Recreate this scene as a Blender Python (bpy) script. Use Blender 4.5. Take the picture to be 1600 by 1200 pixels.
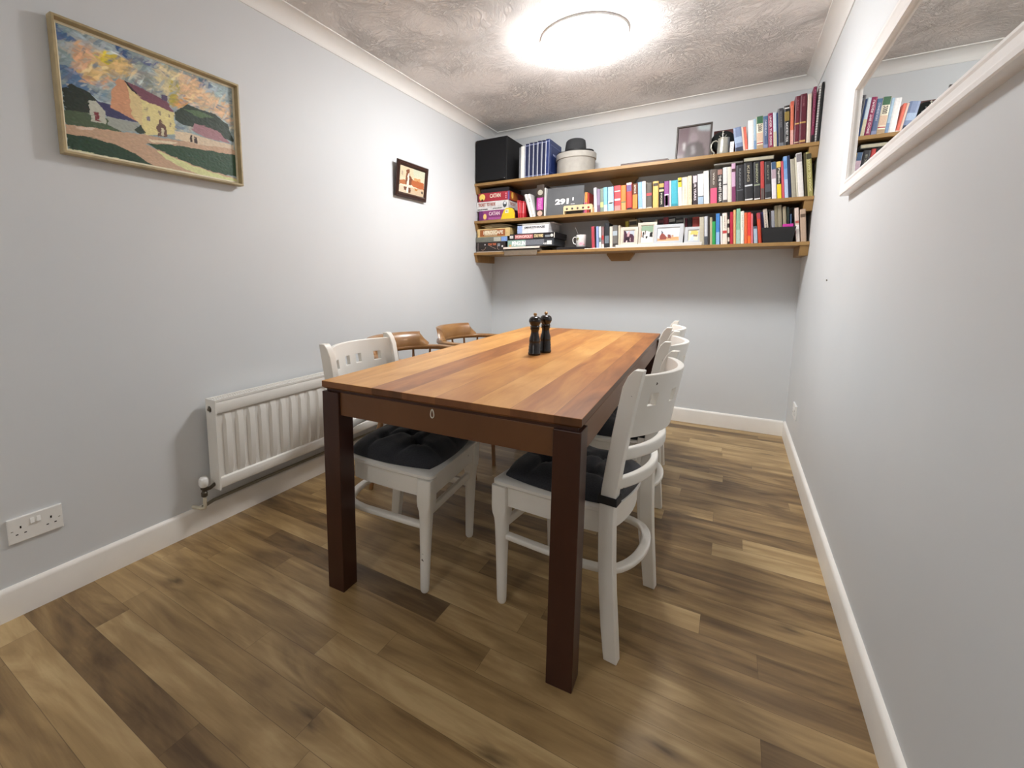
import bpy, math, random
import numpy as np
from mathutils import Vector, Matrix
random.seed(7); np.random.seed(7)
for _o in list(bpy.data.objects): bpy.data.objects.remove(_o)
SC = bpy.context.scene; COL = SC.collection
PI = math.pi
# ---------------------------------------------------------------- camera
CAM = dict(loc=(1.9451, -3.9376, 1.1084), yaw=.5615, pitch=-.1269, roll=-.0003, f=717.10, px=694.31, py=526.71)
def make_camera():
    y, p, r = CAM['yaw'], CAM['pitch'], CAM['roll']
    F = Vector((-math.sin(y)*math.cos(p), math.cos(y)*math.cos(p), math.sin(p)))
    R0 = F.cross(Vector((0, 0, 1))).normalized(); U0 = R0.cross(F)
    R = R0*math.cos(r)+U0*math.sin(r); U = -R0*math.sin(r)+U0*math.cos(r)
    cd = bpy.data.cameras.new('camera'); co = bpy.data.objects.new('camera', cd); COL.objects.link(co)
    M = Matrix(((R.x, U.x, -F.x, 0), (R.y, U.y, -F.y, 0), (R.z, U.z, -F.z, 0), (0, 0, 0, 1))); M.translation = Vector(CAM['loc'])
    co.matrix_world = M
    cd.sensor_fit = 'HORIZONTAL'; cd.sensor_width = 36; cd.lens = CAM['f']/1600*36
    cd.shift_x = (800-CAM['px'])/1600; cd.shift_y = (CAM['py']-600)/1600
    cd.clip_start = .02; cd.clip_end = 50
    SC.camera = co
make_camera()
SC.view_settings.view_transform = 'Standard'; SC.view_settings.look = 'None'; SC.view_settings.gamma = 1
SC.view_settings.use_curve_mapping = False
SC.view_settings.exposure = 0.72
LAMP_POWER = 50.0      # emission strength of the dining lamp diffuser
FILL_LAMP_POWER = 21.0     # of the added fill lamp, unseen behind the camera
w = bpy.data.worlds.new('world'); SC.world = w; w.use_nodes = True
w.node_tree.nodes['Background'].inputs[0].default_value = (.5, .5, .52, 1); w.node_tree.nodes['Background'].inputs[1].default_value = .02
SC.cycles.max_bounces = 10; SC.cycles.diffuse_bounces = 7
# ---------------------------------------------------------------- helpers
def lin(h):
    if not isinstance(h, str): return tuple(h)
    c = [int(h[i:i+2], 16)/255 for i in (0, 2, 4)]
    return tuple(x/12.92 if x <= .04045 else ((x+.055)/1.055)**2.4 for x in c)
def nodes_of(name):
    m = bpy.data.materials.new(name); m.use_nodes = True
    return m, m.node_tree, m.node_tree.nodes['Principled BSDF']
def N(nt, t, ins=None, **kw):
    n = nt.nodes.new(t)
    for k, v in kw.items(): setattr(n, k, v)
    for k, v in (ins or {}).items():
        if isinstance(v, bpy.types.NodeSocket): nt.links.new(v, n.inputs[k])
        else: n.inputs[k].default_value = v
    return n
def MA(nt, op, a, b=0.0, c=None):
    n = nt.nodes.new('ShaderNodeMath'); n.operation = op
    for i, v in enumerate((a, b) if c is None else (a, b, c)):
        if isinstance(v, bpy.types.NodeSocket): nt.links.new(v, n.inputs[i])
        else: n.inputs[i].default_value = v
    return n.outputs[0]
def ramp(nt, fac, stops):
    n = nt.nodes.new('ShaderNodeValToRGB'); nt.links.new(fac, n.inputs[0])
    e = n.color_ramp.elements
    while len(e) < len(stops): e.new(.5)
    for el, (p, c) in zip(e, stops): el.position = p; el.color = (*lin(c), 1)
    return n.outputs[0]
def mixc(nt, fac, a, b, mode='MIX'):
    n = nt.nodes.new('ShaderNodeMix'); n.data_type = 'RGBA'; n.blend_type = mode
    for i, v in ((0, fac), (6, a), (7, b)):
        if isinstance(v, bpy.types.NodeSocket): nt.links.new(v, n.inputs[i])
        else: n.inputs[i].default_value = v if i == 0 else (*lin(v), 1)
    return n.outputs[2]
_M = {}
def mat(col, rough=.5, metal=0, bump=0, scale=60, var=.04, spec=.5, name=None):
    """plain procedural material: colour with a little noise variation and optional bump"""
    key = (col, rough, metal, bump, scale, var, spec)
    if key in _M: return _M[key]
    m, nt, b = nodes_of(name or 'paint_'+(col if isinstance(col, str) else 'x'))
    c = lin(col)
    tc = N(nt, 'ShaderNodeTexCoord'); no = N(nt, 'ShaderNodeTexNoise', {'Vector': tc.outputs['Object'], 'Scale': scale, 'Detail': 4})
    lo = tuple(max(0, x*(1-var*2)) for x in c); hi = tuple(min(1, x*(1+var*2)) for x in c)
    cr = nt.nodes.new('ShaderNodeValToRGB'); nt.links.new(no.outputs[0], cr.inputs[0])
    cr.color_ramp.elements[0].position = .3; cr.color_ramp.elements[0].color = (*lo, 1)
    cr.color_ramp.elements[1].position = .7; cr.color_ramp.elements[1].color = (*hi, 1)
    nt.links.new(cr.outputs[0], b.inputs['Base Color'])
    b.inputs['Roughness'].default_value = rough; b.inputs['Metallic'].default_value = metal
    b.inputs['Specular IOR Level'].default_value = spec
    if bump:
        bm_ = N(nt, 'ShaderNodeBump', {'Height': no.outputs[0], 'Strength': bump, 'Distance': .002}); nt.links.new(bm_.outputs[0], b.inputs['Normal'])
    _M[key] = m; return m
class MB:
    def __init__(s): s.v = []; s.f = []; s.m = []
    def add(s, vs, fs, mi=0):
        o = len(s.v); s.v += [tuple(p) for p in vs]; s.f += [tuple(i+o for i in f) for f in fs]; s.m += [mi]*len(fs)
    def box(s, x0, y0, z0, x1, y1, z1, mi=0):
        s.add([(x0, y0, z0), (x1, y0, z0), (x1, y1, z0), (x0, y1, z0), (x0, y0, z1), (x1, y0, z1), (x1, y1, z1), (x0, y1, z1)],
              [(0, 3, 2, 1), (4, 5, 6, 7), (0, 1, 5, 4), (1, 2, 6, 5), (2, 3, 7, 6), (3, 0, 4, 7)], mi)
        return s
    def loft(s, rings, mi=0, cap=True, closed=False):
        n = len(rings[0]); vs = [p for r in rings for p in r]; fs = []
        L = len(rings)
        for i in range(L if closed else L-1):
            a = i*n; b = ((i+1) % L)*n
            for j in range(n): k = (j+1) % n; fs.append((a+j, a+k, b+k, b+j))
        if cap and not closed: fs.append(tuple(range(n-1, -1, -1))); fs.append(tuple((L-1)*n+j for j in range(n)))
        s.add(vs, fs, mi); return s
    def lathe(s, prof, c=(0, 0, 0), n=28, mi=0, cap=True):
        return s.loft([[(c[0]+r*math.cos(2*PI*j/n), c[1]+r*math.sin(2*PI*j/n), c[2]+z) for j in range(n)] for r, z in prof], mi, cap)
    def prism(s, poly, z0, z1, ax='z', mi=0):
        f = {'z': lambda a, b, c: (a, b, c), 'y': lambda a, b, c: (a, c, b), 'x': lambda a, b, c: (c, a, b)}[ax]
        return s.loft([[f(a, b, z) for a, b in poly] for z in (z0, z1)], mi)
    def tube(s, path, rad, n=10, mi=0, up=(0, 0, 1), closed=False, flat=None):
        """round tube; flat=(h, w): rounded rectangle of half sizes w sideways and h along up"""
        P = [Vector(p) for p in path]; L = len(P); rings = []
        for i, p in enumerate(P):
            a = P[(i-1) % L] if (closed or i > 0) else p; b = P[(i+1) % L] if (closed or i < L-1) else p
            t = (b-a).normalized(); u = Vector(up)
            if abs(t.dot(u)) > .95: u = Vector((1, 0, 0))
            sd = t.cross(u).normalized(); uu = sd.cross(t).normalized()
            r = rad(i/(L-1)) if callable(rad) else rad
            ring = []
            for j in range(n):
                an = 2*PI*(j+.5)/n
                if flat:
                    e = .45; ca, sa = math.cos(an), math.sin(an)
                    q = sd*(flat[1]*math.copysign(abs(ca)**e, ca))+uu*(flat[0]*math.copysign(abs(sa)**e, sa))
                else: q = (sd*math.cos(an)+uu*math.sin(an))*r
                ring.append(tuple(p+q))
            rings.append(ring)
        return s.loft(rings, mi, True, closed)
    def xf(s, M):
        s.v = [tuple(M @ Vector(p)) for p in s.v]; return s
def build(name, mb, mats, parent=None, smooth=None, bevel=0, seg=2, **props):
    me = bpy.data.meshes.new(name); me.from_pydata(mb.v, [], mb.f)
    if not isinstance(mats, (list, tuple)): mats = [mats]
    for m in mats: me.materials.append(m)
    me.polygons.foreach_set('material_index', mb.m); me.update()
    import bmesh
    bm = bmesh.new(); bm.from_mesh(me); bmesh.ops.recalc_face_normals(bm, faces=bm.faces); bm.to_mesh(me); bm.free()
    if smooth is not None:
        me.polygons.foreach_set('use_smooth', [True]*len(me.polygons)); me.set_sharp_from_angle(angle=math.radians(smooth))
    o = bpy.data.objects.new(name, me); COL.objects.link(o)
    if parent: o.parent = parent
    if bevel:
        b = o.modifiers.new('bevel', 'BEVEL'); b.width = bevel; b.segments = seg; b.limit_method = 'ANGLE'; b.angle_limit = math.radians(40)
    for k, v in props.items(): o[k] = v
    return o
def tag(o, label, cat, group=None):
    o['label'] = label; o['category'] = cat
    if group: o['group'] = group
    return o
def thing(name, label, cat, loc=(0, 0, 0), rz=0, group=None):
    o = bpy.data.objects.new(name, None); COL.objects.link(o); o.location = loc; o.rotation_euler = (0, 0, rz); o.empty_display_size = .1
    return tag(o, label, cat, group)
def copy_tree(o, parent=None):
    c = o.copy(); COL.objects.link(c); c.parent = parent
    for ch in [x for x in bpy.data.objects if x.parent == o]: copy_tree(ch, c)
    return c
def text(name, s, m, org, adv, up, length, height, parent, bold=.012, align='C', ex=.0006):
    cu = bpy.data.curves.new(name, 'FONT'); cu.body = s; cu.offset = bold; cu.extrude = .01; cu.resolution_u = 3
    tmp = bpy.data.objects.new('tmp', cu); me = bpy.data.meshes.new_from_object(tmp); bpy.data.objects.remove(tmp)
    co = np.zeros(len(me.vertices)*3); me.vertices.foreach_get('co', co); co = co.reshape(-1, 3)
    mn, mx = co.min(0), co.max(0)
    sx = length/max(1e-6, mx[0]-mn[0]); sy = height/max(1e-6, mx[1]-mn[1])
    A, U = np.array(adv, float), np.array(up, float); NN = np.cross(A, U)
    q = (co-(mn+mx)/2)
    out = np.array(org)+np.outer(q[:, 0]*sx, A)+np.outer(q[:, 1]*sy, U)+np.outer(q[:, 2]/max(1e-6, mx[2]-mn[2])*2*ex, NN)
    me.vertices.foreach_set('co', out.ravel()); me.materials.clear(); me.materials.append(m); me.update()
    me.name = name
    o = bpy.data.objects.new(name, me); COL.objects.link(o); o.parent = parent; return o
# ---------------------------------------------------------------- surface colours
WALL_A, WALL_B = 'd5d9dc', 'dbdee0'
CEIL = 'f5f1ee'
FLOOR_STOPS = [(.02, '5c462c'), (.32, '826844'), (.65, 'a68a5e'), (.98, 'c4aa7c')]
TOP_STOPS = [(.02, '84502a'), (.33, 'ab6e3a'), (.65, 'c68c4b'), (.98, 'dca964')]
LEG_STOPS = [(.1, '2a120b'), (.5, '341810'), (.9, '402013')]  # legs: same walnut as the top, its shade put into the colour
APR_STOPS = [(.1, '4a2c18'), (.5, '5e3b22'), (.9, '724b2c')]  # aprons: same walnut again, darkened for the shade below the top
# ---------------------------------------------------------------- materials
def m_wall():
    m, nt, b = nodes_of('wall_emulsion'); tc = N(nt, 'ShaderNodeTexCoord')
    n1 = N(nt, 'ShaderNodeTexNoise', {'Vector': tc.outputs['Object'], 'Scale': 1.3, 'Detail': 3})
    n2 = N(nt, 'ShaderNodeTexNoise', {'Vector': tc.outputs['Object'], 'Scale': 220, 'Detail': 3})
    nt.links.new(ramp(nt, n1.outputs[0], [(.3, WALL_A), (.7, WALL_B)]), b.inputs['Base Color'])
    bu = N(nt, 'ShaderNodeBump', {'Height': n2.outputs[0], 'Strength': .08, 'Distance': .001}); nt.links.new(bu.outputs[0], b.inputs['Normal'])
    b.inputs['Roughness'].default_value = .55; b.inputs['Specular IOR Level'].default_value = .3; return m
def m_ceiling():
    m, nt, b = nodes_of('textured_ceiling'); tc = N(nt, 'ShaderNodeTexCoord')
    wv = N(nt, 'ShaderNodeTexNoise', {'Vector': tc.outputs['Object'], 'Scale': 3.0, 'Detail': 4, 'Distortion': 1.5})
    vadd = N(nt, 'ShaderNodeVectorMath', {0: tc.outputs['Object'], 1: wv.outputs['Color']}, operation='ADD')
    n1 = N(nt, 'ShaderNodeTexNoise', {'Vector': vadd.outputs[0], 'Scale': 9, 'Detail': 8, 'Roughness': .65, 'Distortion': 1.2})
    n2 = N(nt, 'ShaderNodeTexNoise', {'Vector': tc.outputs['Object'], 'Scale': 55, 'Detail': 5, 'Roughness': .6})
    n3 = N(nt, 'ShaderNodeTexNoise', {'Vector': tc.outputs['Object'], 'Scale': 2.2, 'Detail': 2})
    rid = MA(nt, 'POWER', MA(nt, 'SUBTRACT', 1.0, MA(nt, 'MULTIPLY', MA(nt, 'ABSOLUTE', MA(nt, 'SUBTRACT', n1.outputs[0], .5)), 5.0)), 3.0)
    patch = MA(nt, 'GREATER_THAN', n3.outputs[0], .5)
    sm = N(nt, 'ShaderNodeMapRange', {0: n3.outputs[0], 1: .40, 2: .62, 3: .3, 4: 1.0})
    h = MA(nt, 'ADD', MA(nt, 'MULTIPLY', MA(nt, 'MAXIMUM', rid, 0.0), sm.outputs[0]), MA(nt, 'MULTIPLY', n2.outputs[0], .30))
    bu = N(nt, 'ShaderNodeBump', {'Height': h, 'Strength': 1.0, 'Distance': .0042}); nt.links.new(bu.outputs[0], b.inputs['Normal'])
    b.inputs['Base Color'].default_value = (*lin(CEIL), 1); b.inputs['Roughness'].default_value = .75; return m
def wood(name, stops, board=(.11, 0), length=0, axis='y', grain=1.0, rough=.4, coat=0, seam=.0, knots=False, coords='Object', gs=1.0, figure=.5):
    """planked wood; boards of width board[0] run along axis, cut every length metres if length"""
    m, nt, b = nodes_of(name); tc = N(nt, 'ShaderNodeTexCoord')
    src = N(nt, 'ShaderNodeNewGeometry').outputs['Position'] if coords == 'World' else tc.outputs['Object']
    sp = N(nt, 'ShaderNodeSeparateXYZ', {0: src}); X, Y, Zz = sp.outputs
    al, ac = (Y, X) if axis == 'y' else (X, Y)
    if axis == 'z': al, ac = Zz, X
    t = MA(nt, 'DIVIDE', MA(nt, 'ADD', ac, board[1]), board[0]); row = MA(nt, 'FLOOR', t); fr = MA(nt, 'FRACT', t)
    rr = N(nt, 'ShaderNodeTexWhiteNoise', {'W': row}, noise_dimensions='1D').outputs['Value']
    if length:
        s = MA(nt, 'ADD', MA(nt, 'DIVIDE', al, length), MA(nt, 'MULTIPLY', rr, 7.31)); cell = MA(nt, 'FLOOR', s); fs = MA(nt, 'FRACT', s)
    else: cell = 0.0; fs = None
    cv = N(nt, 'ShaderNodeCombineXYZ', {0: row, 1: cell})
    rp = N(nt, 'ShaderNodeTexWhiteNoise', {'Vector': cv.outputs[0]}, noise_dimensions='2D').outputs['Value']
    gx = MA(nt, 'MULTIPLY', al, 2.2*gs); gy = MA(nt, 'MULTIPLY', ac, 26.0*gs); gz = MA(nt, 'ADD', MA(nt, 'MULTIPLY', rp, 41.0), Zz)
    gv = N(nt, 'ShaderNodeCombineXYZ', {0: gx, 1: gy, 2: gz})
    g1 = N(nt, 'ShaderNodeTexNoise', {'Vector': gv.outputs[0], 'Scale': 1.0, 'Detail': 7, 'Roughness': .62, 'Distortion': .9}).outputs[0]
    fv = N(nt, 'ShaderNodeCombineXYZ', {0: MA(nt, 'MULTIPLY', al, 1.6*gs), 1: MA(nt, 'MULTIPLY', ac, 6.5*gs), 2: gz})
    g2 = N(nt, 'ShaderNodeTexNoise', {'Vector': fv.outputs[0], 'Scale': 1.0, 'Detail': 4, 'Distortion': 2.2}).outputs[0]
    fac = MA(nt, 'ADD', MA(nt, 'ADD', MA(nt, 'MULTIPLY', rp, .62), MA(nt, 'MULTIPLY', MA(nt, 'SUBTRACT', g1, .5), .75*grain)), MA(nt, 'MULTIPLY', MA(nt, 'SUBTRACT', g2, .5), 1.3*figure))
    col = ramp(nt, MA(nt, 'ADD', fac, .19), stops)
    if knots:
        kv = N(nt, 'ShaderNodeCombineXYZ', {0: MA(nt, 'MULTIPLY', al, 1.5), 1: MA(nt, 'MULTIPLY', ac, 4.2), 2: 3.3})
        kn = N(nt, 'ShaderNodeTexNoise', {'Vector': fv.outputs[0], 'Scale': 4.0, 'Detail': 3}).outputs['Color']
        kv2 = N(nt, 'ShaderNodeVectorMath', {0: kv.outputs[0], 1: N(nt, 'ShaderNodeVectorMath', {0: kn, 1: (.3, .3, 0)}, operation='MULTIPLY').outputs[0]}, operation='ADD')
        vo = N(nt, 'ShaderNodeTexVoronoi', {'Vector': kv2.outputs[0], 'Scale': 1.0}, voronoi_dimensions='2D')
        k = N(nt, 'ShaderNodeMapRange', {0: vo.outputs['Distance'], 1: .015, 2: .11, 3: .75, 4: 0.0}).outputs[0]
        gate = MA(nt, 'GREATER_THAN', N(nt, 'ShaderNodeSeparateColor', {0: vo.outputs['Color']}).outputs[0], .35)
        col = mixc(nt, MA(nt, 'MULTIPLY', k, gate), col, '4a3620')
    if seam:
        e = MA(nt, 'LESS_THAN', MA(nt, 'MINIMUM', fr, MA(nt, 'SUBTRACT', 1.0, fr)), seam/board[0])
        if fs is not None: e = MA(nt, 'MAXIMUM', e, MA(nt, 'LESS_THAN', fs, seam*1.5/length))
        col = mixc(nt, MA(nt, 'MULTIPLY', e, .55), col, '3a2818')
    nt.links.new(col, b.inputs['Base Color'])
    bu = N(nt, 'ShaderNodeBump', {'Height': g1, 'Strength': .12, 'Distance': .001}); nt.links.new(bu.outputs[0], b.inputs['Normal'])
    b.inputs['Roughness'].default_value = rough
    if coat: b.inputs['Coat Weight'].default_value = coat; b.inputs['Coat Roughness'].default_value = .25
    return m
M_WALL = m_wall(); M_CEIL = m_ceiling()
M_FLOOR = wood('wood_plank_floor', FLOOR_STOPS, (.1, .0), .88, 'x', 1.0, .40, seam=.0007, knots=True, coords='World', figure=.9)
M_TRIM = mat('f1eee8', .4, var=.015, scale=8)
M_COVE = mat('ecebe8', .6, var=.01, scale=5)
M_TOP = wood('walnut_table_top', TOP_STOPS, (.118, .02), 0, 'y', .65, .38, figure=.6, seam=.0005)
M_LEG = wood('shade_toned_walnut', LEG_STOPS, (.5, .1), 0, 'z', .6, .35, figure=.3)
M_APR = wood('shade_toned_walnut_rail', APR_STOPS, (.5, .1), 0, 'x', .6, .38, figure=.3)
M_EDGE = wood('walnut_edge', [(.1, '553418'), (.5, '75492a'), (.9, '8c5c34')], (.118, .02), 0, 'y', .65, .4, figure=.5)
M_SHELF = wood('oak_shelf', [(.1, '75532c'), (.5, '9d7a48'), (.9, 'b59563')], (.4, .01), 0, 'x', .8, .4, figure=.4)
M_CAP = wood('honey_oak', [(.1, '57381c'), (.5, '7e5530'), (.9, '9c7242')], (.6, .3), 0, 'y', .8, .35, coat=.3, figure=.4)
def m_chairpaint():
    m, nt, b = nodes_of('worn_white_paint'); tc = N(nt, 'ShaderNodeTexCoord')
    n = N(nt, 'ShaderNodeTexNoise', {'Vector': tc.outputs['Object'], 'Scale': 34, 'Detail': 4}).outputs[0]
    n2 = N(nt, 'ShaderNodeTexNoise', {'Vector': tc.outputs['Object'], 'Scale': 5, 'Detail': 2}).outputs[0]
    c = ramp(nt, n2, [(.3, 'e8e5dc'), (.7, 'f2f0ea')])
    c = mixc(nt, MA(nt, 'GREATER_THAN', n, .745), c, '4a4036')
    nt.links.new(c, b.inputs['Base Color']); b.inputs['Roughness'].default_value = .38; return m
M_CHAIR = m_chairpaint()
M_CUSH = mat('35363b', .95, bump=.5, scale=260, var=.12, spec=.2)
M_CUSH.node_tree.nodes['Principled BSDF'].inputs['Sheen Weight'].default_value = .25
M_RAD = mat('eceae4', .3, var=.01, scale=4); M_DARK = mat('171513', .6); M_BLACK = mat('121214', .45)
M_PLAST = mat('efefec', .3, var=.005); M_CHROME = mat('b9b9b6', .25, metal=1)
def emis(col, st):
    m, nt, b = nodes_of('lamp_diffuser'); b.inputs['Base Color'].default_value = (.9, .9, .9, 1)
    b.inputs['Emission Color'].default_value = (*col, 1); b.inputs['Emission Strength'].default_value = st; return m
# ---------------------------------------------------------------- the room
W, H, D = 2.3126, 2.4, 6.2
def slab(name, b, m, label=None, **kw):
    mb = MB(); mb.box(*b); return build(name, mb, m, kind='structure', **kw)
slab('floor', (-.12, -D-.12, -.1, W+.12, .12, 0), M_FLOOR)
slab('ceiling', (-.12, -D-.12, H, W+.12, .12, H+.1), M_CEIL)
slab('wall_left', (-.12, -D, 0, 0, 0, H), M_WALL)
slab('wall_right', (W, -D, 0, W+.12, 0, H), M_WALL)
slab('wall_back', (-.12, 0, 0, W+.12, .12, H), M_WALL)
slab('wall_front', (-.12, -D-.12, 0, W+.12, -D, H), M_WALL)
# skirting boards: pencil-rounded top
SK = [(0, 0), (.015, 0), (.015, .094), (.013, .101), (.008, .106), (0, .108)]
def skirt(name, f, a, b):
    mb = MB(); mb.loft([[f(d, z, t) for d, z in SK] for t in (a, b)]); return build(name, mb, M_TRIM, smooth=35, kind='structure')
skirt('baseboard_left', lambda d, z, t: (d, t, z), -D, 0)
skirt('baseboard_right', lambda d, z, t: (W-d, t, z), -D, 0)
skirt('baseboard_back', lambda d, z, t: (t, -d, z), .015, W-.015)
CV = [(0, 0), (0, -.070), (.004, -.070), (.006, -.064)]+[(.062-.056*math.cos(a), -.062+.056*math.sin(a)) for a in np.linspace(.12, PI/2-.12, 9)]+[(.064, -.006), (.070, -.006), (.070, 0)]
def cove(name, f, a, b):
    mb = MB(); mb.loft([[f(d, H+z, t) for d, z in CV] for t in (a, b)]); return build(name, mb, M_COVE, smooth=35, kind='structure')
cove('trim_1', lambda d, z, t: (d, t, z), -D, 0)
cove('trim_2', lambda d, z, t: (W-d, t, z), -D, 0)
cove('trim_3', lambda d, z, t: (t, -d, z), 0, W)
# ---------------------------------------------------------------- ceiling lamp and added fill lamp
def lamp(label, x, y, r, power, col):
    t = thing('ceiling_lamp', label, 'ceiling light', (x, y, H))
    mb = MB(); mb.lathe([(r*.90, 0), (r, 0), (r, -.012), (r*.93, -.016)], n=56); build('base_ring', mb, M_PLAST, t, smooth=40)
    mb = MB(); mb.lathe([(r*.94, -.010), (r*.94, -.034), (r*.91, -.050), (r*.81, -.066), (r*.6, -.080), (r*.3, -.088), (.002, -.090)], n=56)
    build('diffuser', mb, emis(col, power), t, smooth=60)
lamp('round white flush ceiling light glowing over the dining table', 1.17, -1.30, .225, LAMP_POWER, (1, 1, 1))
lamp('unseen round fill light added on the ceiling behind the camera', 1.1, -5.1, .2, FILL_LAMP_POWER, (1, .975, .955))  # added as fill, for light reaching in from behind the camera
# ---------------------------------------------------------------- dining table
tb = thing('dining_table', 'long rectangular walnut dining table with square legs', 'table', (.7708, -2.8586, 0), .0392)
TW, TL, TH, LG = .8771, 2.0592, .7627, .072
mb = MB(); mb.loft([[(i, i, z), (TW-i, i, z), (TW-i, TL-i, z), (i, TL-i, z)] for i, z in ((.006, TH-.026), (0, TH-.020), (0, TH-.001), (.001, TH))])
mb.m = [1 if i < 4*2 else 0 for i in range(len(mb.f))]; mb.m[-1] = 0
build('tabletop', mb, [M_TOP, M_EDGE], tb)
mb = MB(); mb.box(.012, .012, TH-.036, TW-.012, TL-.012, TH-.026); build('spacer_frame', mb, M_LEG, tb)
for ax, ay in ((0, 0), (TW-LG, 0), (0, TL-LG), (TW-LG, TL-LG)):
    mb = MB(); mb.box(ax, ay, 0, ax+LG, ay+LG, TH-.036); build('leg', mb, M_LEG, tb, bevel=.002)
for b in ((LG, .010, TW-LG, .034), (LG, TL-.034, TW-LG, TL-.010)):
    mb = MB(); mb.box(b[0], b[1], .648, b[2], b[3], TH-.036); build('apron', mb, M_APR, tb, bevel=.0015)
M_APRY = wood('shade_toned_walnut_side_rail', APR_STOPS, (.5, .1), 0, 'y', .6, .38, figure=.3)
for b in ((.010, LG, .034, TL-LG), (TW-.034, LG, TW-.010, TL-LG)):
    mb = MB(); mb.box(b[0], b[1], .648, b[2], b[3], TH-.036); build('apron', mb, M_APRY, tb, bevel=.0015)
mb = MB(); mb.tube([(.437+.0055*math.cos(a)*(1-.35*math.sin(a)), .0085, .709+.013*math.sin(a)) for a in np.linspace(0, 2*PI, 24, endpoint=False)], .0018, 6, up=(0, 1, 0), closed=True)
build('escutcheon', mb, mat('e6e0d2', .35), tb, smooth=60, label='small white teardrop ring on the end apron')
# ---------------------------------------------------------------- pepper mills
def mill(label, x, y):
    t = thing('pepper_mill', label, 'pepper mill', (x, y, TH), 0, 'pepper mills on the table')
    P = [(.026, 0), (.0285, .004), (.0285, .010), (.0265, .013), (.027, .026), (.0255, .028), (.0262, .040), (.0245, .042), (.025, .050), (.0235, .054), (.0245, .060), (.0245, .068), (.023, .078), (.019, .090), (.017, .102), (.0175, .112), (.021, .118), (.021, .122)]
    mb = MB(); mb.lathe(P); build('body', mb, mat('17110f', .25), t, smooth=50)
    mb = MB(); mb.lathe([(.018, .1225), (.021, .126), (.021, .130), (.0185, .134), (.023, .142), (.0275, .152), (.0275, .160), (.024, .169), (.016, .1745), (.004, .1755)]); build('head', mb, mat('17110f', .25), t, smooth=50)
    mb = MB(); mb.lathe([(.003, .175), (.004, .178), (.0068, .180), (.008, .185), (.0068, .190), (.001, .192)], n=16); build('knob', mb, mat('b08a5c', .3, metal=.5), t, smooth=60)
mill('black turned wooden pepper mill on the table, the nearer of the pair', 1.190, -1.965)
mill('black turned wooden mill on the table, just behind the nearer one', 1.206, -1.868)
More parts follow.
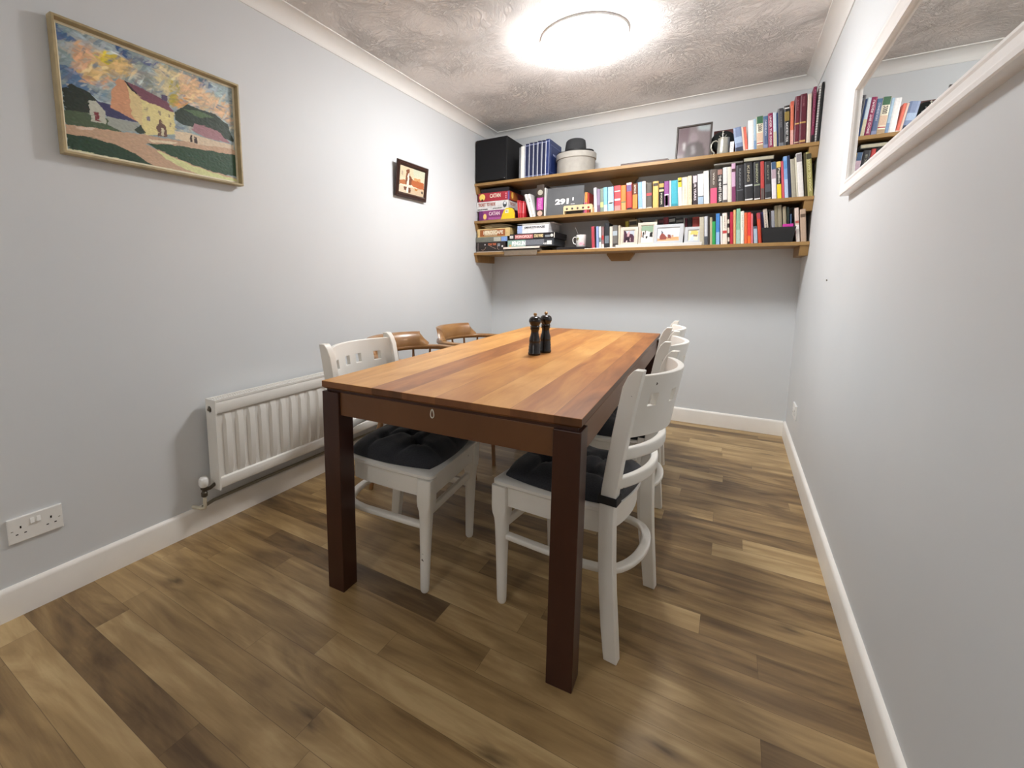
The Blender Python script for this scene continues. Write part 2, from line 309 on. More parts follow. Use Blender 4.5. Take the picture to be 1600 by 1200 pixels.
ART_BIG=[('4f6f9c',[(-0.006,0.99),(0.087,0.923),(0.059,0.784),(0.023,0.827),(-0.006,0.908)]),('5a7aa0',[(0.005,0.671),(0.064,0.699),(0.128,0.55),(0.221,0.51),(0.011,0.475)]),('8fa6ae',[(0.012,0.869),(0.078,0.893),(0.07,0.677),(0.019,0.678)]),('dcb08a',[(0.078,0.893),(0.148,0.943),(0.174,0.881),(0.181,0.756),(0.257,0.686),(0.202,0.595),(0.108,0.593),(0.076,0.668),(0.067,0.788)]),('e0c184',[(0.175,0.895),(0.29,0.942),(0.387,0.856),(0.365,0.777),(0.275,0.708),(0.174,0.649),(0.09,0.649),(0.141,0.737)]),('dfc93c',[(0.199,0.894),(0.278,0.935),(0.286,0.873),(0.232,0.8),(0.195,0.815)]),('a9bcc0',[(0.182,0.987),(0.27,1.01),(0.34,0.927),(0.388,0.87),(0.272,0.919),(0.192,0.916)]),('3d5c8e',[(0.254,1.0),(0.311,0.999),(0.381,0.894),(0.346,0.89),(0.29,0.942)]),('5c6a94',[(0.402,0.959),(0.499,0.98),(0.481,0.913),(0.417,0.909)]),('a4a8a0',[(0.385,0.828),(0.478,0.872),(0.52,0.777),(0.512,0.644),(0.438,0.656),(0.351,0.702)]),('dccfa4',[(0.498,0.973),(0.619,0.968),(0.627,0.899),(0.59,0.631),(0.534,0.697),(0.481,0.845)]),('c9b84e',[(0.566,0.87),(0.623,0.868),(0.612,0.625),(0.554,0.617)]),('e6c298',[(0.629,0.936),(0.722,0.981),(0.869,0.855),(0.98,0.821),(0.979,0.606),(0.861,0.676),(0.706,0.678),(0.626,0.735)]),('e4a85c',[(0.615,0.731),(0.694,0.749),(0.668,0.655),(0.598,0.597)]),('3f5c86',[(0.764,0.978),(0.859,0.991),(0.832,0.909),(0.772,0.918)]),('a9c0c4',[(0.852,0.973),(0.984,0.985),(0.98,0.821),(0.879,0.827)]),('232f26',[(0.006,0.485),(0.053,0.543),(0.126,0.523),(0.161,0.459),(0.121,0.337),(0.014,0.31),(0.002,0.395)]),('4d5f45',[(0.004,0.319),(0.114,0.348),(0.25,0.33),(0.27,0.253),(0.01,0.206)]),('2a3b2c',[(0.591,0.572),(0.674,0.677),(0.759,0.668),(0.86,0.668),(0.952,0.596),(0.996,0.427),(0.85,0.462),(0.631,0.466),(0.592,0.489)]),('55704a',[(0.64,0.621),(0.747,0.648),(0.858,0.627),(0.744,0.584)]),('3c3c66',[(0.153,0.458),(0.259,0.471),(0.374,0.367),(0.21,0.354)]),('c4c6b8',[(0.12,0.453),(0.153,0.458),(0.204,0.382),(0.197,0.281),(0.123,0.282)]),('7c2c34',[(0.144,0.372),(0.172,0.37),(0.167,0.298),(0.142,0.294)]),('a6aca4',[(0.21,0.354),(0.374,0.36),(0.342,0.277),(0.262,0.262),(0.206,0.287)]),('d79f7a',[(0.243,0.593),(0.285,0.713),(0.317,0.714),(0.337,0.613),(0.345,0.463),(0.374,0.367),(0.232,0.44)]),('e3cf98',[(0.324,0.69),(0.398,0.596),(0.392,0.352),(0.415,0.287),(0.334,0.43)]),('e8dc9c',[(0.398,0.596),(0.588,0.559),(0.582,0.349),(0.415,0.279),(0.392,0.352)]),('7c4c5c',[(0.315,0.709),(0.395,0.693),(0.541,0.647),(0.588,0.559),(0.397,0.593)]),('2a1c24',[(0.313,0.706),(0.326,0.71),(0.381,0.61),(0.397,0.593),(0.347,0.638)]),('5a4c6c',[(0.51,0.694),(0.549,0.695),(0.546,0.643),(0.512,0.644)]),('a8987c',[(0.421,0.535),(0.432,0.532),(0.43,0.495),(0.419,0.498)]),('a8987c',[(0.491,0.533),(0.502,0.53),(0.5,0.496),(0.489,0.499)]),('a8987c',[(0.554,0.528),(0.564,0.526),(0.562,0.492),(0.552,0.494)]),('8c8494',[(0.421,0.456),(0.44,0.456),(0.438,0.414),(0.418,0.413)]),('a8987c',[(0.552,0.452),(0.562,0.451),(0.56,0.418),(0.55,0.419)]),('6c4c40',[(0.473,0.38),(0.497,0.462),(0.531,0.393),(0.529,0.306),(0.472,0.294)]),('d8d0b0',[(0.494,0.372),(0.511,0.378),(0.509,0.31),(0.492,0.305)]),('2c3c2c',[(0.343,0.292),(0.383,0.36),(0.415,0.284),(0.368,0.272)]),('a87c84',[(0.713,0.513),(0.876,0.504),(0.967,0.401),(0.779,0.403),(0.688,0.436)]),('e4d2b4',[(0.586,0.389),(0.683,0.403),(0.678,0.307),(0.582,0.308)]),('dccab0',[(0.681,0.402),(0.985,0.39),(0.987,0.331),(0.681,0.308)]),('3c2c28',[(0.68,0.389),(0.693,0.389),(0.689,0.314),(0.676,0.315)]),('3c2c28',[(0.706,0.379),(0.725,0.379),(0.722,0.321),(0.703,0.318)]),('c8a88c',[(0.008,0.205),(0.415,0.279),(0.99,0.349),(1.012,0.287),(0.42,0.208),(0.409,0.182),(1.008,0.033),(1.006,-0.02),(0.406,-0.012),(0.195,0.132),(0.004,0.119)]),('e2cdbb',[(0.051,0.204),(0.145,0.233),(0.128,0.211),(0.065,0.189)]),('e6d8bc',[(0.422,0.248),(0.601,0.283),(0.558,0.245),(0.421,0.227)]),('20402a',[(0.004,0.129),(0.1,0.14),(0.237,0.133),(0.338,0.081),(0.441,0.004),(0.011,0.012)]),('24482c',[(0.408,0.203),(0.62,0.253),(1.013,0.295),(1.003,0.058),(0.831,0.061),(0.675,0.095),(0.512,0.145)]),('d8dca0',[(0.45,0.157),(0.675,0.087),(0.854,0.049),(1.007,0.024),(1.006,-0.011),(0.714,-0.0),(0.509,0.091)]),('d6dcb4',[(0.011,0.012),(0.441,0.004),(1.006,-0.006),(1.005,-0.038),(-0.003,-0.021)])]
ART_SMALL=[('d9c8a8',[(-0.019,0.996),(0.548,1.014),(0.556,0.654),(0.004,0.553)]),('c9cdb4',[(0.505,1.006),(1.0,1.0),(0.998,0.734),(0.555,0.697)]),('b6a48c',[(0.061,0.81),(0.12,0.801),(0.122,0.657),(0.062,0.657)]),('7c4a30',[(0.249,0.869),(0.36,0.954),(0.363,0.808),(0.493,0.599),(0.52,0.367),(0.218,0.297),(0.243,0.639)]),('b06c40',[(0.006,0.43),(0.225,0.509),(0.29,0.266),(0.007,0.264)]),('b5653a',[(0.473,0.553),(0.688,0.569),(0.981,0.553),(1.013,0.287),(0.741,0.269),(0.479,0.295)]),('cf9a64',[(0.556,0.654),(0.818,0.68),(0.844,0.574),(0.58,0.55)]),('f4ead8',[(0.303,0.734),(0.364,0.787),(0.372,0.321),(0.31,0.312)]),('f0e4cc',[(0.007,0.284),(0.393,0.346),(0.763,0.295),(0.741,0.256),(0.373,0.274),(0.008,0.238)]),('d9c9b0',[(-0.002,0.237),(0.373,0.274),(0.378,0.019),(0.0,-0.011)]),('cdb89a',[(0.395,0.26),(0.991,0.261),(1.0,-0.0),(0.4,0.011)]),('6c4430',[(0.188,0.218),(0.291,0.234),(0.293,0.116),(0.19,0.112)]),('6c4430',[(0.374,0.246),(0.469,0.25),(0.473,0.054),(0.389,0.025)]),('f6eede',[(0.311,0.269),(0.373,0.268),(0.378,0.03),(0.315,0.028)]),('2c2420',[(0.89,0.201),(0.97,0.202),(0.961,0.109),(0.899,0.124)]),('c07c3c',[(0.609,0.271),(0.763,0.268),(0.743,0.18),(0.622,0.185)])]
# ---------------------------------------------------------------- white dining chairs (local +x is the front)
def rr(cx, cy, hx, hy, z, n=16, e=.35):
    return [(cx+hx*math.copysign(abs(math.cos(a))**e, math.cos(a)), cy+hy*math.copysign(abs(math.sin(a))**e, math.sin(a)), z) for a in [2*PI*(j+.5)/n for j in range(n)]]
def seat_outline(ins=0, rear=0):
    pts = []
    def corner(cx, cy, r, a0, a1):
        for a in np.linspace(a0, a1, 6): pts.append((cx+r*math.cos(a), cy+r*math.sin(a)))
    corner(.205-ins, -.192+ins, .022, -PI/2, 0); corner(.205-ins, .192-ins, .022, 0, PI/2)
    pts.append((.05, .207-ins)); pts.append((-.06, .196-ins))
    for a in np.linspace(.42, PI-.42, 15):
        pts.append((-.095-(.082-ins)*math.sin(a)**.8-.0, (.198-ins)*math.cos(a)))
    pts.append((-.06, -.196+ins)); pts.append((.05, -.207+ins))
    return pts
def white_chair(label):
    t = thing('dining_chair', label, 'chair', group='white painted dining chairs')
    mb = MB(); O = [seat_outline(k) for k in (.006, 0, 0, .008, .022)]
    mb.loft([[(x, y, z-(.006 if k > 3 else 0)*0) for x, y in o] for k, (o, z) in enumerate(zip(O, (.424, .428, .438, .444, .446)))]); build('seat', mb, M_CHAIR, t, smooth=40)
    mb = MB(); a, b = seat_outline(.012), seat_outline(.030); n = len(a)
    mb.loft([[(x, y, .424) for x, y in a], [(x, y, .356) for x, y in a], [(x, y, .356) for x, y in b], [(x, y, .424) for x, y in b]], closed=True); build('seat_rail', mb, M_CHAIR, t, smooth=40)
    for s in (-1, 1):                                        # front legs: square block shouldered into a round taper
        R = [(.424, .027, .2), (.345, .027, .2), (.325, .026, .3), (.305, .0235, .6), (.28, .0225, .8), (.15, .0195, 1), (.02, .0165, 1), (.006, .0155, 1), (0, .012, 1)]
        mb = MB(); mb.loft([rr(.198-(.424-z)*.02, s*(.193+(.424-z)*.012), h, h, z, 16, e) for z, h, e in R[::-1]]); build('leg', mb, M_CHAIR, t, smooth=50)
    def post(z): # centre line of the back posts
        if z < .46: k = z/.46; return -.190+.030*math.sin(k*PI/2)
        k = (z-.46)/.41; return -.160-.058*k**1.25
    for s in (-1, 1):
        mb = MB(); zs = [0, .01, .1, .2, .3, .4, .46, .52, .6, .68, .76, .82, .85, .862, .868]; rg = []
        for z in zs:
            hx = .0215 if z > .01 else .0195; c = post(z)
            if z > .82: k = (z-.82)/.048; c -= .010*k**2; hx -= .010*k**2
            rg.append([(c+hx, s*.208-.0165, z), (c+hx, s*.208+.0165, z), (c-hx, s*.208+.0165, z), (c-hx, s*.208-.0165, z)])
        mb.loft(rg); build('leg', mb, M_CHAIR, t, smooth=50, bevel=.0025, label='square back leg running up into the backrest post')
    # backrest panel with four square windows
    us = [-.193, -.16, -.128, -.093, -.055, -.018, .018, .055, .093, .128, .16, .193]
    us = [-.193, -.165, -.142, -.112, -.080, -.058, -.028, 0, .028, .058, .080, .112, .142, .165, .193]
    ZS = [.668, .70, .73, .757, .793, .82, .848]
    hole = lambda i, j: j == 3 and i in (2, 5, 8, 11)
    us = [-.193, -.165, -.150, -.118, -.098, -.058, -.026, 0, .026, .058, .090, .118, .150, .170, .193]
    us = [-.193, -.168, -.148, -.116, -.082, -.052, -.020, 0, .020, .052, .082, .116, .148, .168, .193]
    hole = lambda i, j: j == 3 and i in (2, 5, 8, 11)
    def bp(u, z, d, bul=.066):
        k = 1-(u/.193)**2; zz = z-(.0 if z > .67 else 0)
        return (post(z)-bul*k+d, u, zz-(.018*(u/.193)**2 if z < .67 else 0)*0)
    mb = MB(); nu, nz = len(us), len(ZS); vs = []
    for d in (.009, -.009): vs += [bp(u, z, d) for z in ZS for u in us]
    ix = lambda s, i, j: s*nu*nz+j*nu+i
    fs = []; solid = lambda i, j: 0 <= i < nu-1 and 0 <= j < nz-1 and not hole(i, j)
    for j in range(nz-1):
        for i in range(nu-1):
            if not solid(i, j): continue
            fs.append((ix(0, i, j), ix(0, i+1, j), ix(0, i+1, j+1), ix(0, i, j+1))); fs.append((ix(1, i, j), ix(1, i, j+1), ix(1, i+1, j+1), ix(1, i+1, j)))
            for (di, dj, a, b) in ((-1, 0, (i, j), (i, j+1)), (1, 0, (i+1, j), (i+1, j+1)), (0, -1, (i, j), (i+1, j)), (0, 1, (i, j+1), (i+1, j+1))):
                if not solid(i+di, j+dj): fs.append((ix(0, *a), ix(0, *b), ix(1, *b), ix(1, *a)))
    mb.add(vs, fs); build('backrest', mb, M_CHAIR, t, smooth=30, bevel=.002)
    for z, h, bul in ((.618, .0175, .060), (.528, .0175, .052)):
        mb = MB(); mb.tube([(post(z)-bul*(1-(u/.195)**2), u, z) for u in np.linspace(-.195, .195, 21)], 0, 12, flat=(h, .011)); build('back_slat', mb, M_CHAIR, t, smooth=60)
    # U shaped bent stretcher and front stretcher
    path = [(.185, -.19, .245), (.05, -.187, .245), (-.08, -.182, .245), (-.125, -.172, .245)]
    path += [(-.135-.072*math.sin(a), -.166*math.cos(a), .245) for a in np.linspace(.12, PI-.12, 17)]
    path += [(-.125, .172, .245), (-.08, .182, .245), (.05, .187, .245), (.185, .19, .245)]
    mb = MB(); mb.tube(path, 0, 12, flat=(.0095, .015)); build('stretcher', mb, M_CHAIR, t, smooth=60)
    mb = MB(); mb.tube([(.190, -.18, .285), (.190, .18, .285)], 0, 12, flat=(.015, .009)); build('stretcher', mb, M_CHAIR, t, smooth=60)
    return t
def cushion(label):
    t = thing('seat_cushion', label, 'cushion', group='charcoal seat cushions')
    n = 44; mb = MB(); top = []; bot = []
    tufts = [(0, 0), (.075, .075), (-.075, .075), (.075, -.075), (-.075, -.075)]
    for j in range(n+1):
        for i in range(n+1):
            a, b = -1+2*i/n, -1+2*j/n; k = 1-.10*(abs(a*b))**2
            x, y = a*.196*k+.02, b*.190*k*(1-.06*(a < 0)*abs(a))
            e = max(0, (1-abs(a)**3.2))**.5*max(0, (1-abs(b)**3.2))**.5
            h = .060*e
            for tx, ty in tufts:
                d = math.hypot(x-.02-tx, y-ty); h -= .026*math.exp(-(d/.021)**2)*e
            cr = 0
            for (p, q) in (((-.075, -.075), (.075, .075)), ((-.075, .075), (.075, -.075)), ((.075, .075), (.19, .02)), ((.075, -.075), (.19, -.10)), ((-.075, .075), (-.19, .10)), ((-.075, -.075), (-.10, -.19)), ((.075, .075), (.10, .19)), ((.075, -.075), (.03, -.19)), ((-.075, -.075), (-.075, .075)), ((.075, -.075), (.075, .075))):
                px, py = p; qx, qy = q; L2 = (qx-px)**2+(qy-py)**2; s = max(0, min(1, ((x-.02-px)*(qx-px)+(y-py)*(qy-py))/L2))
                d = math.hypot(x-.02-px-s*(qx-px), y-py-s*(qy-py)); cr = max(cr, math.exp(-(d/.010)**2))
            h -= .010*cr*e; h += .003*math.sin(x*70+y*31)*math.sin(y*55)*e
            top.append((x, y, .450+max(.004, h))); bot.append((x, y, .4465))
    N1 = n+1; fs = []
    for j in range(n):
        for i in range(n):
            q = (j*N1+i, j*N1+i+1, (j+1)*N1+i+1, (j+1)*N1+i); fs.append(q); fs.append(tuple(N1*N1+k for k in q[::-1]))
    rim = [i for i in range(n)]+[j*N1+n for j in range(n)]+[n*N1+n-i for i in range(n)]+[(n-j)*N1 for j in range(n)]
    for k in range(len(rim)): a, b = rim[k], rim[(k+1) % len(rim)]; fs.append((b, a, N1*N1+a, N1*N1+b))
    mb.add(top+bot, fs); build('pad', mb, M_CUSH, t, smooth=80)
    for tx, ty in tufts:
        mb = MB(); mb.lathe([(.001, .452+.036), (.006, .452+.0355), (.007, .452+.030)], (tx+.02, ty, 0), 10); build('button', mb, M_CUSH, t, smooth=80)
    # strap round the rear post at -y side ... a band hugging the square post
    for s in (STRAP_SIDE,):
        cx, cy = -.1625, s*.208; q = [(cx-.0235, cy-.0185), (cx+.0235, cy-.0185), (cx+.0235, cy+.0185), (cx-.0235, cy+.0185)]; p = [(cx-.027, cy-.022), (cx+.027, cy-.022), (cx+.027, cy+.022), (cx-.027, cy+.022)]
        mb = MB(); mb.loft([[(x, y, .478) for x, y in q], [(x, y, .478) for x, y in p], [(x, y, .502) for x, y in p], [(x, y, .502) for x, y in q]], closed=True)
        mb.tube([(-.145, s*.17, .470), (-.15, s*.185, .480), (cx+.02, s*.19, .488)], .006, 8, flat=(.010, .003))
        build('strap', mb, mat('1c1c1e', .7), t, bevel=.001)
    return t
STRAP_SIDE = 1
ch = white_chair('white painted dining chair nearest the camera, right of table, dark strap round its post')
cu = cushion('charcoal tufted cushion on the nearest right-hand white chair')
def place(root, x, y, rz): root.location = (x, y, 0); root.rotation_euler = (0, 0, rz)
place(ch, 1.545, -2.42, PI-.106); place(cu, 1.545, -2.42, PI-.106)
for (x, y, rz, l1, l2) in ((1.512, -1.800, PI+.02, 'white painted dining chair, middle of three right of table', 'charcoal cushion on the middle right-hand white chair'),
                           (1.455, -1.225, PI+.02, 'white painted dining chair farthest along right side of table', 'charcoal cushion on the farthest right-hand white chair'),
                           (.873, -2.516, .096, 'white painted dining chair left of table, in front of the radiator', 'charcoal tufted cushion on the white chair by the radiator')):
    c = copy_tree(ch); c['label'] = l1; place(c, x, y, rz)
    k = copy_tree(cu); k['label'] = l2; place(k, x, y, rz)
# ---------------------------------------------------------------- oak captain's chairs
def captain(label):
    t = thing('captains_chair', label, 'chair', group='oak captains chairs')
    mb = MB(); O = [(.225*math.copysign(abs(math.cos(a))**.7, math.cos(a))+.01, .225*math.copysign(abs(math.sin(a))**.7, math.sin(a))) for a in np.linspace(0, 2*PI, 40, endpoint=False)]
    mb.loft([[(x*k, y*k, z) for x, y in O] for k, z in ((.93, .405), (1, .415), (1, .430), (.96, .438), (.8, .434), (.4, .426), (.02, .425))]); build('seat', mb, M_CAP, t, smooth=45)
    # horseshoe arm rail
    def arm(u):  # u in -1..1
        a = u*2.05
        if abs(u) < .75: an = u/.75*PI/2; return (-.03-.215*math.cos(an), .262*math.sin(an))
        k = (abs(u)-.75)/.25; return (-.03+.13*k, math.copysign(.262-.012*k, u))
    path = [(*arm(u), .7165) for u in np.linspace(-1, 1, 45)]
    mb = MB(); mb.tube(path, 0, 12, flat=(.0125, .025)); build('arm_rail', mb, M_CAP, t, smooth=60)
    # scrolled crest on top of the rail
    us = sorted(set([-.50, .50, -.45, .45, -.401, .401, -.399, .399, -.451, .451]) | set(np.linspace(-.39, .39, 19))); rg = []
    for u in us:
        x, y = arm(u); an = u/.75*PI/2; dx, dy = -math.cos(an), math.sin(an)*1.0
        hh = .012+.068*(1 if abs(u) < .40 else (.60+.25*(.45-abs(u))/.05 if abs(u) < .45 else .35*max(0, (.50-abs(u))/.05)))
        prof = [(-.022, .704), (-.024, .722), (-.021, .724+hh*.35), (-.014, .724+hh*.62), (-.001, .724+hh*.84), (.016, .724+hh*.97), (.026, .724+hh), (.030, .724+hh*.95), (.022, .724+hh*.84), (.010, .724+hh*.62), (.004, .724+hh*.35), (.002, .725), (-.002, .704)]
        rg.append([(x+dx*p, y+dy*p, z) for p, z in prof])
    mb = MB(); mb.loft(rg); build('crest', mb, M_CAP, t, smooth=60)
    for u in (-.92, -.72, -.52, -.32, -.12, .12, .32, .52, .72, .92):
        x, y = arm(u); n = math.hypot(x, y); bx, by = x*.83, y*.80
        big = abs(u) > .9
        R = (lambda s: .009+.006*math.sin(s*PI)**2+.003*math.cos(s*9)) if big else (lambda s: .0065+.0045*math.sin(s*PI)**2)
        mb = MB(); mb.tube([(bx+(x-bx)*k, by+(y-by)*k, .432+(.706-.432)*k) for k in np.linspace(0, 1, 17)], R, 10, up=(1, 0, 0)); build('spindle', mb, M_CAP, t, smooth=60)
    for sx, sy in ((1, 1), (1, -1), (-1, 1), (-1, -1)):
        T = lambda s: .0115+.009*math.sin(min(1, s*1.25)*PI)**2+(.004 if .62 < s < .68 or .2 < s < .24 else 0)
        a, b = Vector((sx*.15, sy*.15, .41)), Vector((sx*.19+.01, sy*.215, 0))
        mb = MB(); mb.tube([a+(b-a)*k for k in np.linspace(0, 1, 28)], T, 12, up=(1, 0, 0)); build('leg', mb, M_CAP, t, smooth=60)
    for sy in (1, -1):
        mb = MB(); mb.tube([(x, sy*.186, .17) for x in np.linspace(-.175, .175, 13)], lambda s: .008+.006*math.sin(s*PI)**2, 10); build('stretcher', mb, M_CAP, t, smooth=60)
    mb = MB(); mb.tube([(0, y, .17) for y in np.linspace(-.18, .18, 13)], lambda s: .008+.006*math.sin(s*PI)**2, 10, up=(0, 0, 1)); build('stretcher', mb, M_CAP, t, smooth=60)
    return t
k1 = captain('oak captains chair left of table, directly beyond the white chair'); place(k1, .578, -1.985, -.076)
k2 = copy_tree(k1); k2['label'] = 'oak captains chair left of table, the one nearer the shelves'; place(k2, .590, -1.355, .045)
# ---------------------------------------------------------------- radiator
def plate_ring(cx, cz, x0, x1, z0, z1, r, nn=24):
    """outer rectangle and inner circle sampled at the same angles, corners included"""
    an = sorted([2*PI*j/nn for j in range(nn)]+[math.atan2(b-cz, a-cx) % (2*PI) for a in (x0, x1) for b in (z0, z1)]); out = []
    for a in an:
        ca, sa = math.cos(a), math.sin(a)
        k = min((x1-cx)/ca if ca > 1e-9 else 9, (cx-x0)/-ca if ca < -1e-9 else 9, (z1-cz)/sa if sa > 1e-9 else 9, (cz-z0)/-sa if sa < -1e-9 else 9); out.append((cx+ca*k, cz+sa*k))
    return out, [(cx+r*math.cos(a), cz+r*math.sin(a)) for a in an]
def radiator():
    t = thing('radiator', 'white ribbed panel radiator on the left wall', 'radiator')
    y0, y1, z0, z1, xf, xb = -2.842, -1.60, .192, .592, .100, .030
    # front panel: rolled top and bottom edges, vertical ribs
    per = .0588; n = int((y1-y0-.03)/per); off = y0+.022; mb = MB(); prof = []
    for k in range(n):
        a = off+k*per
        prof += [(a, 0), (a+.012, 0), (a+.021, .011), (a+.045, .011), (a+.054, 0)]
    prof += [(y1-.012, 0)]; prof = [(y0+.008, 0)]+prof
    zr = [z0+.050, z0+.090, z1-.100, z1-.062]
    rg = []
    for (z, k) in zip(zr, (0, 1, 1, 0)): rg.append([(xf-.011+d*k, y, z) for y, d in prof])
    nn = len(prof); vs = [p for r in rg for p in r]; fs = [(i*nn+j, i*nn+j+1, (i+1)*nn+j+1, (i+1)*nn+j) for i in range(3) for j in range(nn-1)]
    mb.add(vs, fs)
    for za, zb, s in ((z0+.052, z0+.004, -1), (z1-.064, z1-.012, 1)):
        P = [(xf-.011, za), (xf-.002, za+s*.004), (xf, za+s*.010), (xf, zb-s*.012), (xf-.004, zb), (xf-.020, zb)]
        m2 = len(P); vs = [(x, y, z) for y in (y0+.004, y1-.004) for x, z in P]; mb.add(vs, [(j, j+1, m2+j+1, m2+j) for j in range(m2-1)])
    build('front_panel', mb, M_RAD, t, smooth=30)
    mb = MB(); mb.box(xb, y0+.004, z0+.01, xb+.012, y1-.004, z1-.012); build('back_panel', mb, M_RAD, t)
    # side covers with round hole near the top
    for (ya, yb, s) in ((y0-.004, y0+.004, -1), (y1-.004, y1+.004, 1)):
        mb = MB(); outer, inner = plate_ring(.058, z1-.045, xb, xf+.001, z0-.004, z1, .014)
        mb.loft([[(x, ya, z) for x, z in outer], [(x, yb, z) for x, z in outer], [(x, yb, z) for x, z in inner], [(x, ya, z) for x, z in inner]], closed=True)
        build('side_cover', mb, M_RAD, t, bevel=.001)
    mb = MB(); mb.xf(Matrix()); mb.lathe([(.010, -.006), (.010, .004), (.006, .004), (.006, .010), (.001, .010)], n=16); mb.xf(Matrix.Translation((.058, y0-.001, z1-.045)) @ Matrix.Rotation(PI/2, 4, 'X'))
    build('bleed_plug', mb, mat('8c8478', .35, metal=.8), t, smooth=40)
    # slotted top grille
    mb = MB(); gz = z1-.006
    mb.box(xb, y0+.004, gz-.004, xb+.008, y1-.004, z1); mb.box(xf-.014, y0+.004, gz-.004, xf-.004, y1-.004, z1); mb.box(xb+.030, y0+.004, gz-.002, xb+.034, y1-.004, z1-.001)
    y = y0+.012
    while y < y1-.01: mb.box(xb+.006, y, gz-.003, xf-.012, y+.0045, z1-.002); y += .0115
    build('top_grille', mb, M_RAD, t)
    mb = MB(); mb.box(xb+.013, y0+.006, z0+.02, xf-.03, y1-.006, z1-.03); build('convector_core', mb, mat('6a665e', .6), t)
    # valve and tails
    v = thing_child = bpy.data.objects.new('valve', None); COL.objects.link(v); v.parent = t
    vy = y0-.052; vx = .060; mb = MB(); mb.lathe([(.004, .214), (.014, .216), (.0195, .226), (.0205, .240), (.0185, .252), (.013, .259), (.002, .261)], (vx, vy, 0), 20); build('cap', mb, M_PLAST, v, smooth=50)
    mb = MB(); mb.lathe([(.009, .170), (.013, .174), (.013, .190), (.009, .194), (.009, .205), (.014, .206), (.014, .214), (.006, .215)], (vx, vy, 0), 12); mb.tube([(vx, vy, .200), (vx, vy+.028, .200), (vx, y0+.004, .212)], .008, 10, up=(1, 0, 0)); build('valve_body', mb, mat('5c564c', .4, metal=.7), v, smooth=40)
    mb = MB(); mb.tube([(vx, vy, .172), (vx, vy, .130), (vx-.004, vy, .118), (vx-.016, vy-.006, .114), (.014, vy-.020, .118), (.002, vy-.022, .118)], .0075, 12, up=(0, 1, 0)); build('pipe', mb, mat('d8d2be', .35), t, smooth=60, label='cream painted pipe from the valve into the wall')
    mb = MB(); mb.tube([(vx-.02, vy, .118), (.024, vy+.06, .120), (.022, -2.6, .1225), (.022, -1.55, .1225)], .0075, 10); build('pipe', mb, mat('8a8474', .5), t, smooth=60, label='grey pipe running along the top of the baseboard')
    # wall brackets keep it on the wall
    for y in (y0+.2, y1-.2):
        mb = MB(); mb.box(.0008, y, z0+.03, xb, y+.03, z1-.05); build('wall_bracket', mb, M_RAD, t)
radiator()
# ---------------------------------------------------------------- sockets
def socket(label, x, y, z, face):
    """UK double switched socket; face +1 looks along +x, -1 along -x"""
    t = thing('wall_socket', label, 'socket', (x, y, z), 0 if face > 0 else PI, 'double wall sockets')
    mb = MB(); mb.loft([[(d, -.073+i, -.043+i), (d, .073-i, -.043+i), (d, .073-i, .043-i), (d, -.073+i, .043-i)] for d, i in ((0, .001), (.006, 0), (.0085, .003))]); build('face_plate', mb, M_PLAST, t, bevel=.001)
    for c in (-.040, .040):
        mb = MB(); s = 1 if c > 0 else -1
        mb.box(.0080, c-.0022, .004, .0088, c+.0022, .012); mb.box(.0080, c-.014, -.016, .0088, c-.0075, -.0125); mb.box(.0080, c+.0075, -.016, .0088, c+.014, -.0125); build('pin_slots', mb, M_DARK, t)
    for c in (-.062, .062):
        mb = MB(); mb.box(.0080, c-.003, -.001, .0088, c+.003, .001); build('screw_cover', mb, mat('6f6a60', .5), t)
    for c in (-.0095, .0075):
        mb = MB(); mb.add([(.008, c-.0055, .008), (.008, c+.0055, .008), (.008, c+.0055, .028), (.008, c-.0055, .028), (.0135, c-.0055, .010), (.0135, c+.0055, .010), (.0092, c+.0055, .027), (.0092, c-.0055, .027)],
                          [(0, 3, 2, 1), (4, 5, 6, 7), (0, 1, 5, 4), (1, 2, 6, 5), (2, 3, 7, 6), (3, 0, 4, 7)]); build('switch', mb, M_PLAST, t, bevel=.0006)
socket('white double wall socket low on the left wall', 0, -3.439, .289, 1)
socket('white double wall socket low on right wall near back corner', W, -.470, .300, -1)
mb = MB(); mb.lathe([(.001, 0), (.0045, .001), (.0045, .003), (.002, .004), (.002, .007)], n=10); mb.xf(Matrix.Translation((W-.006, -1.137, 1.10)) @ Matrix.Rotation(PI/2, 4, 'Y'))
tag(build('wall_screw', mb, mat('6a6258', .4, metal=.6), smooth=40), 'tiny screw left in the bare right wall', 'screw')
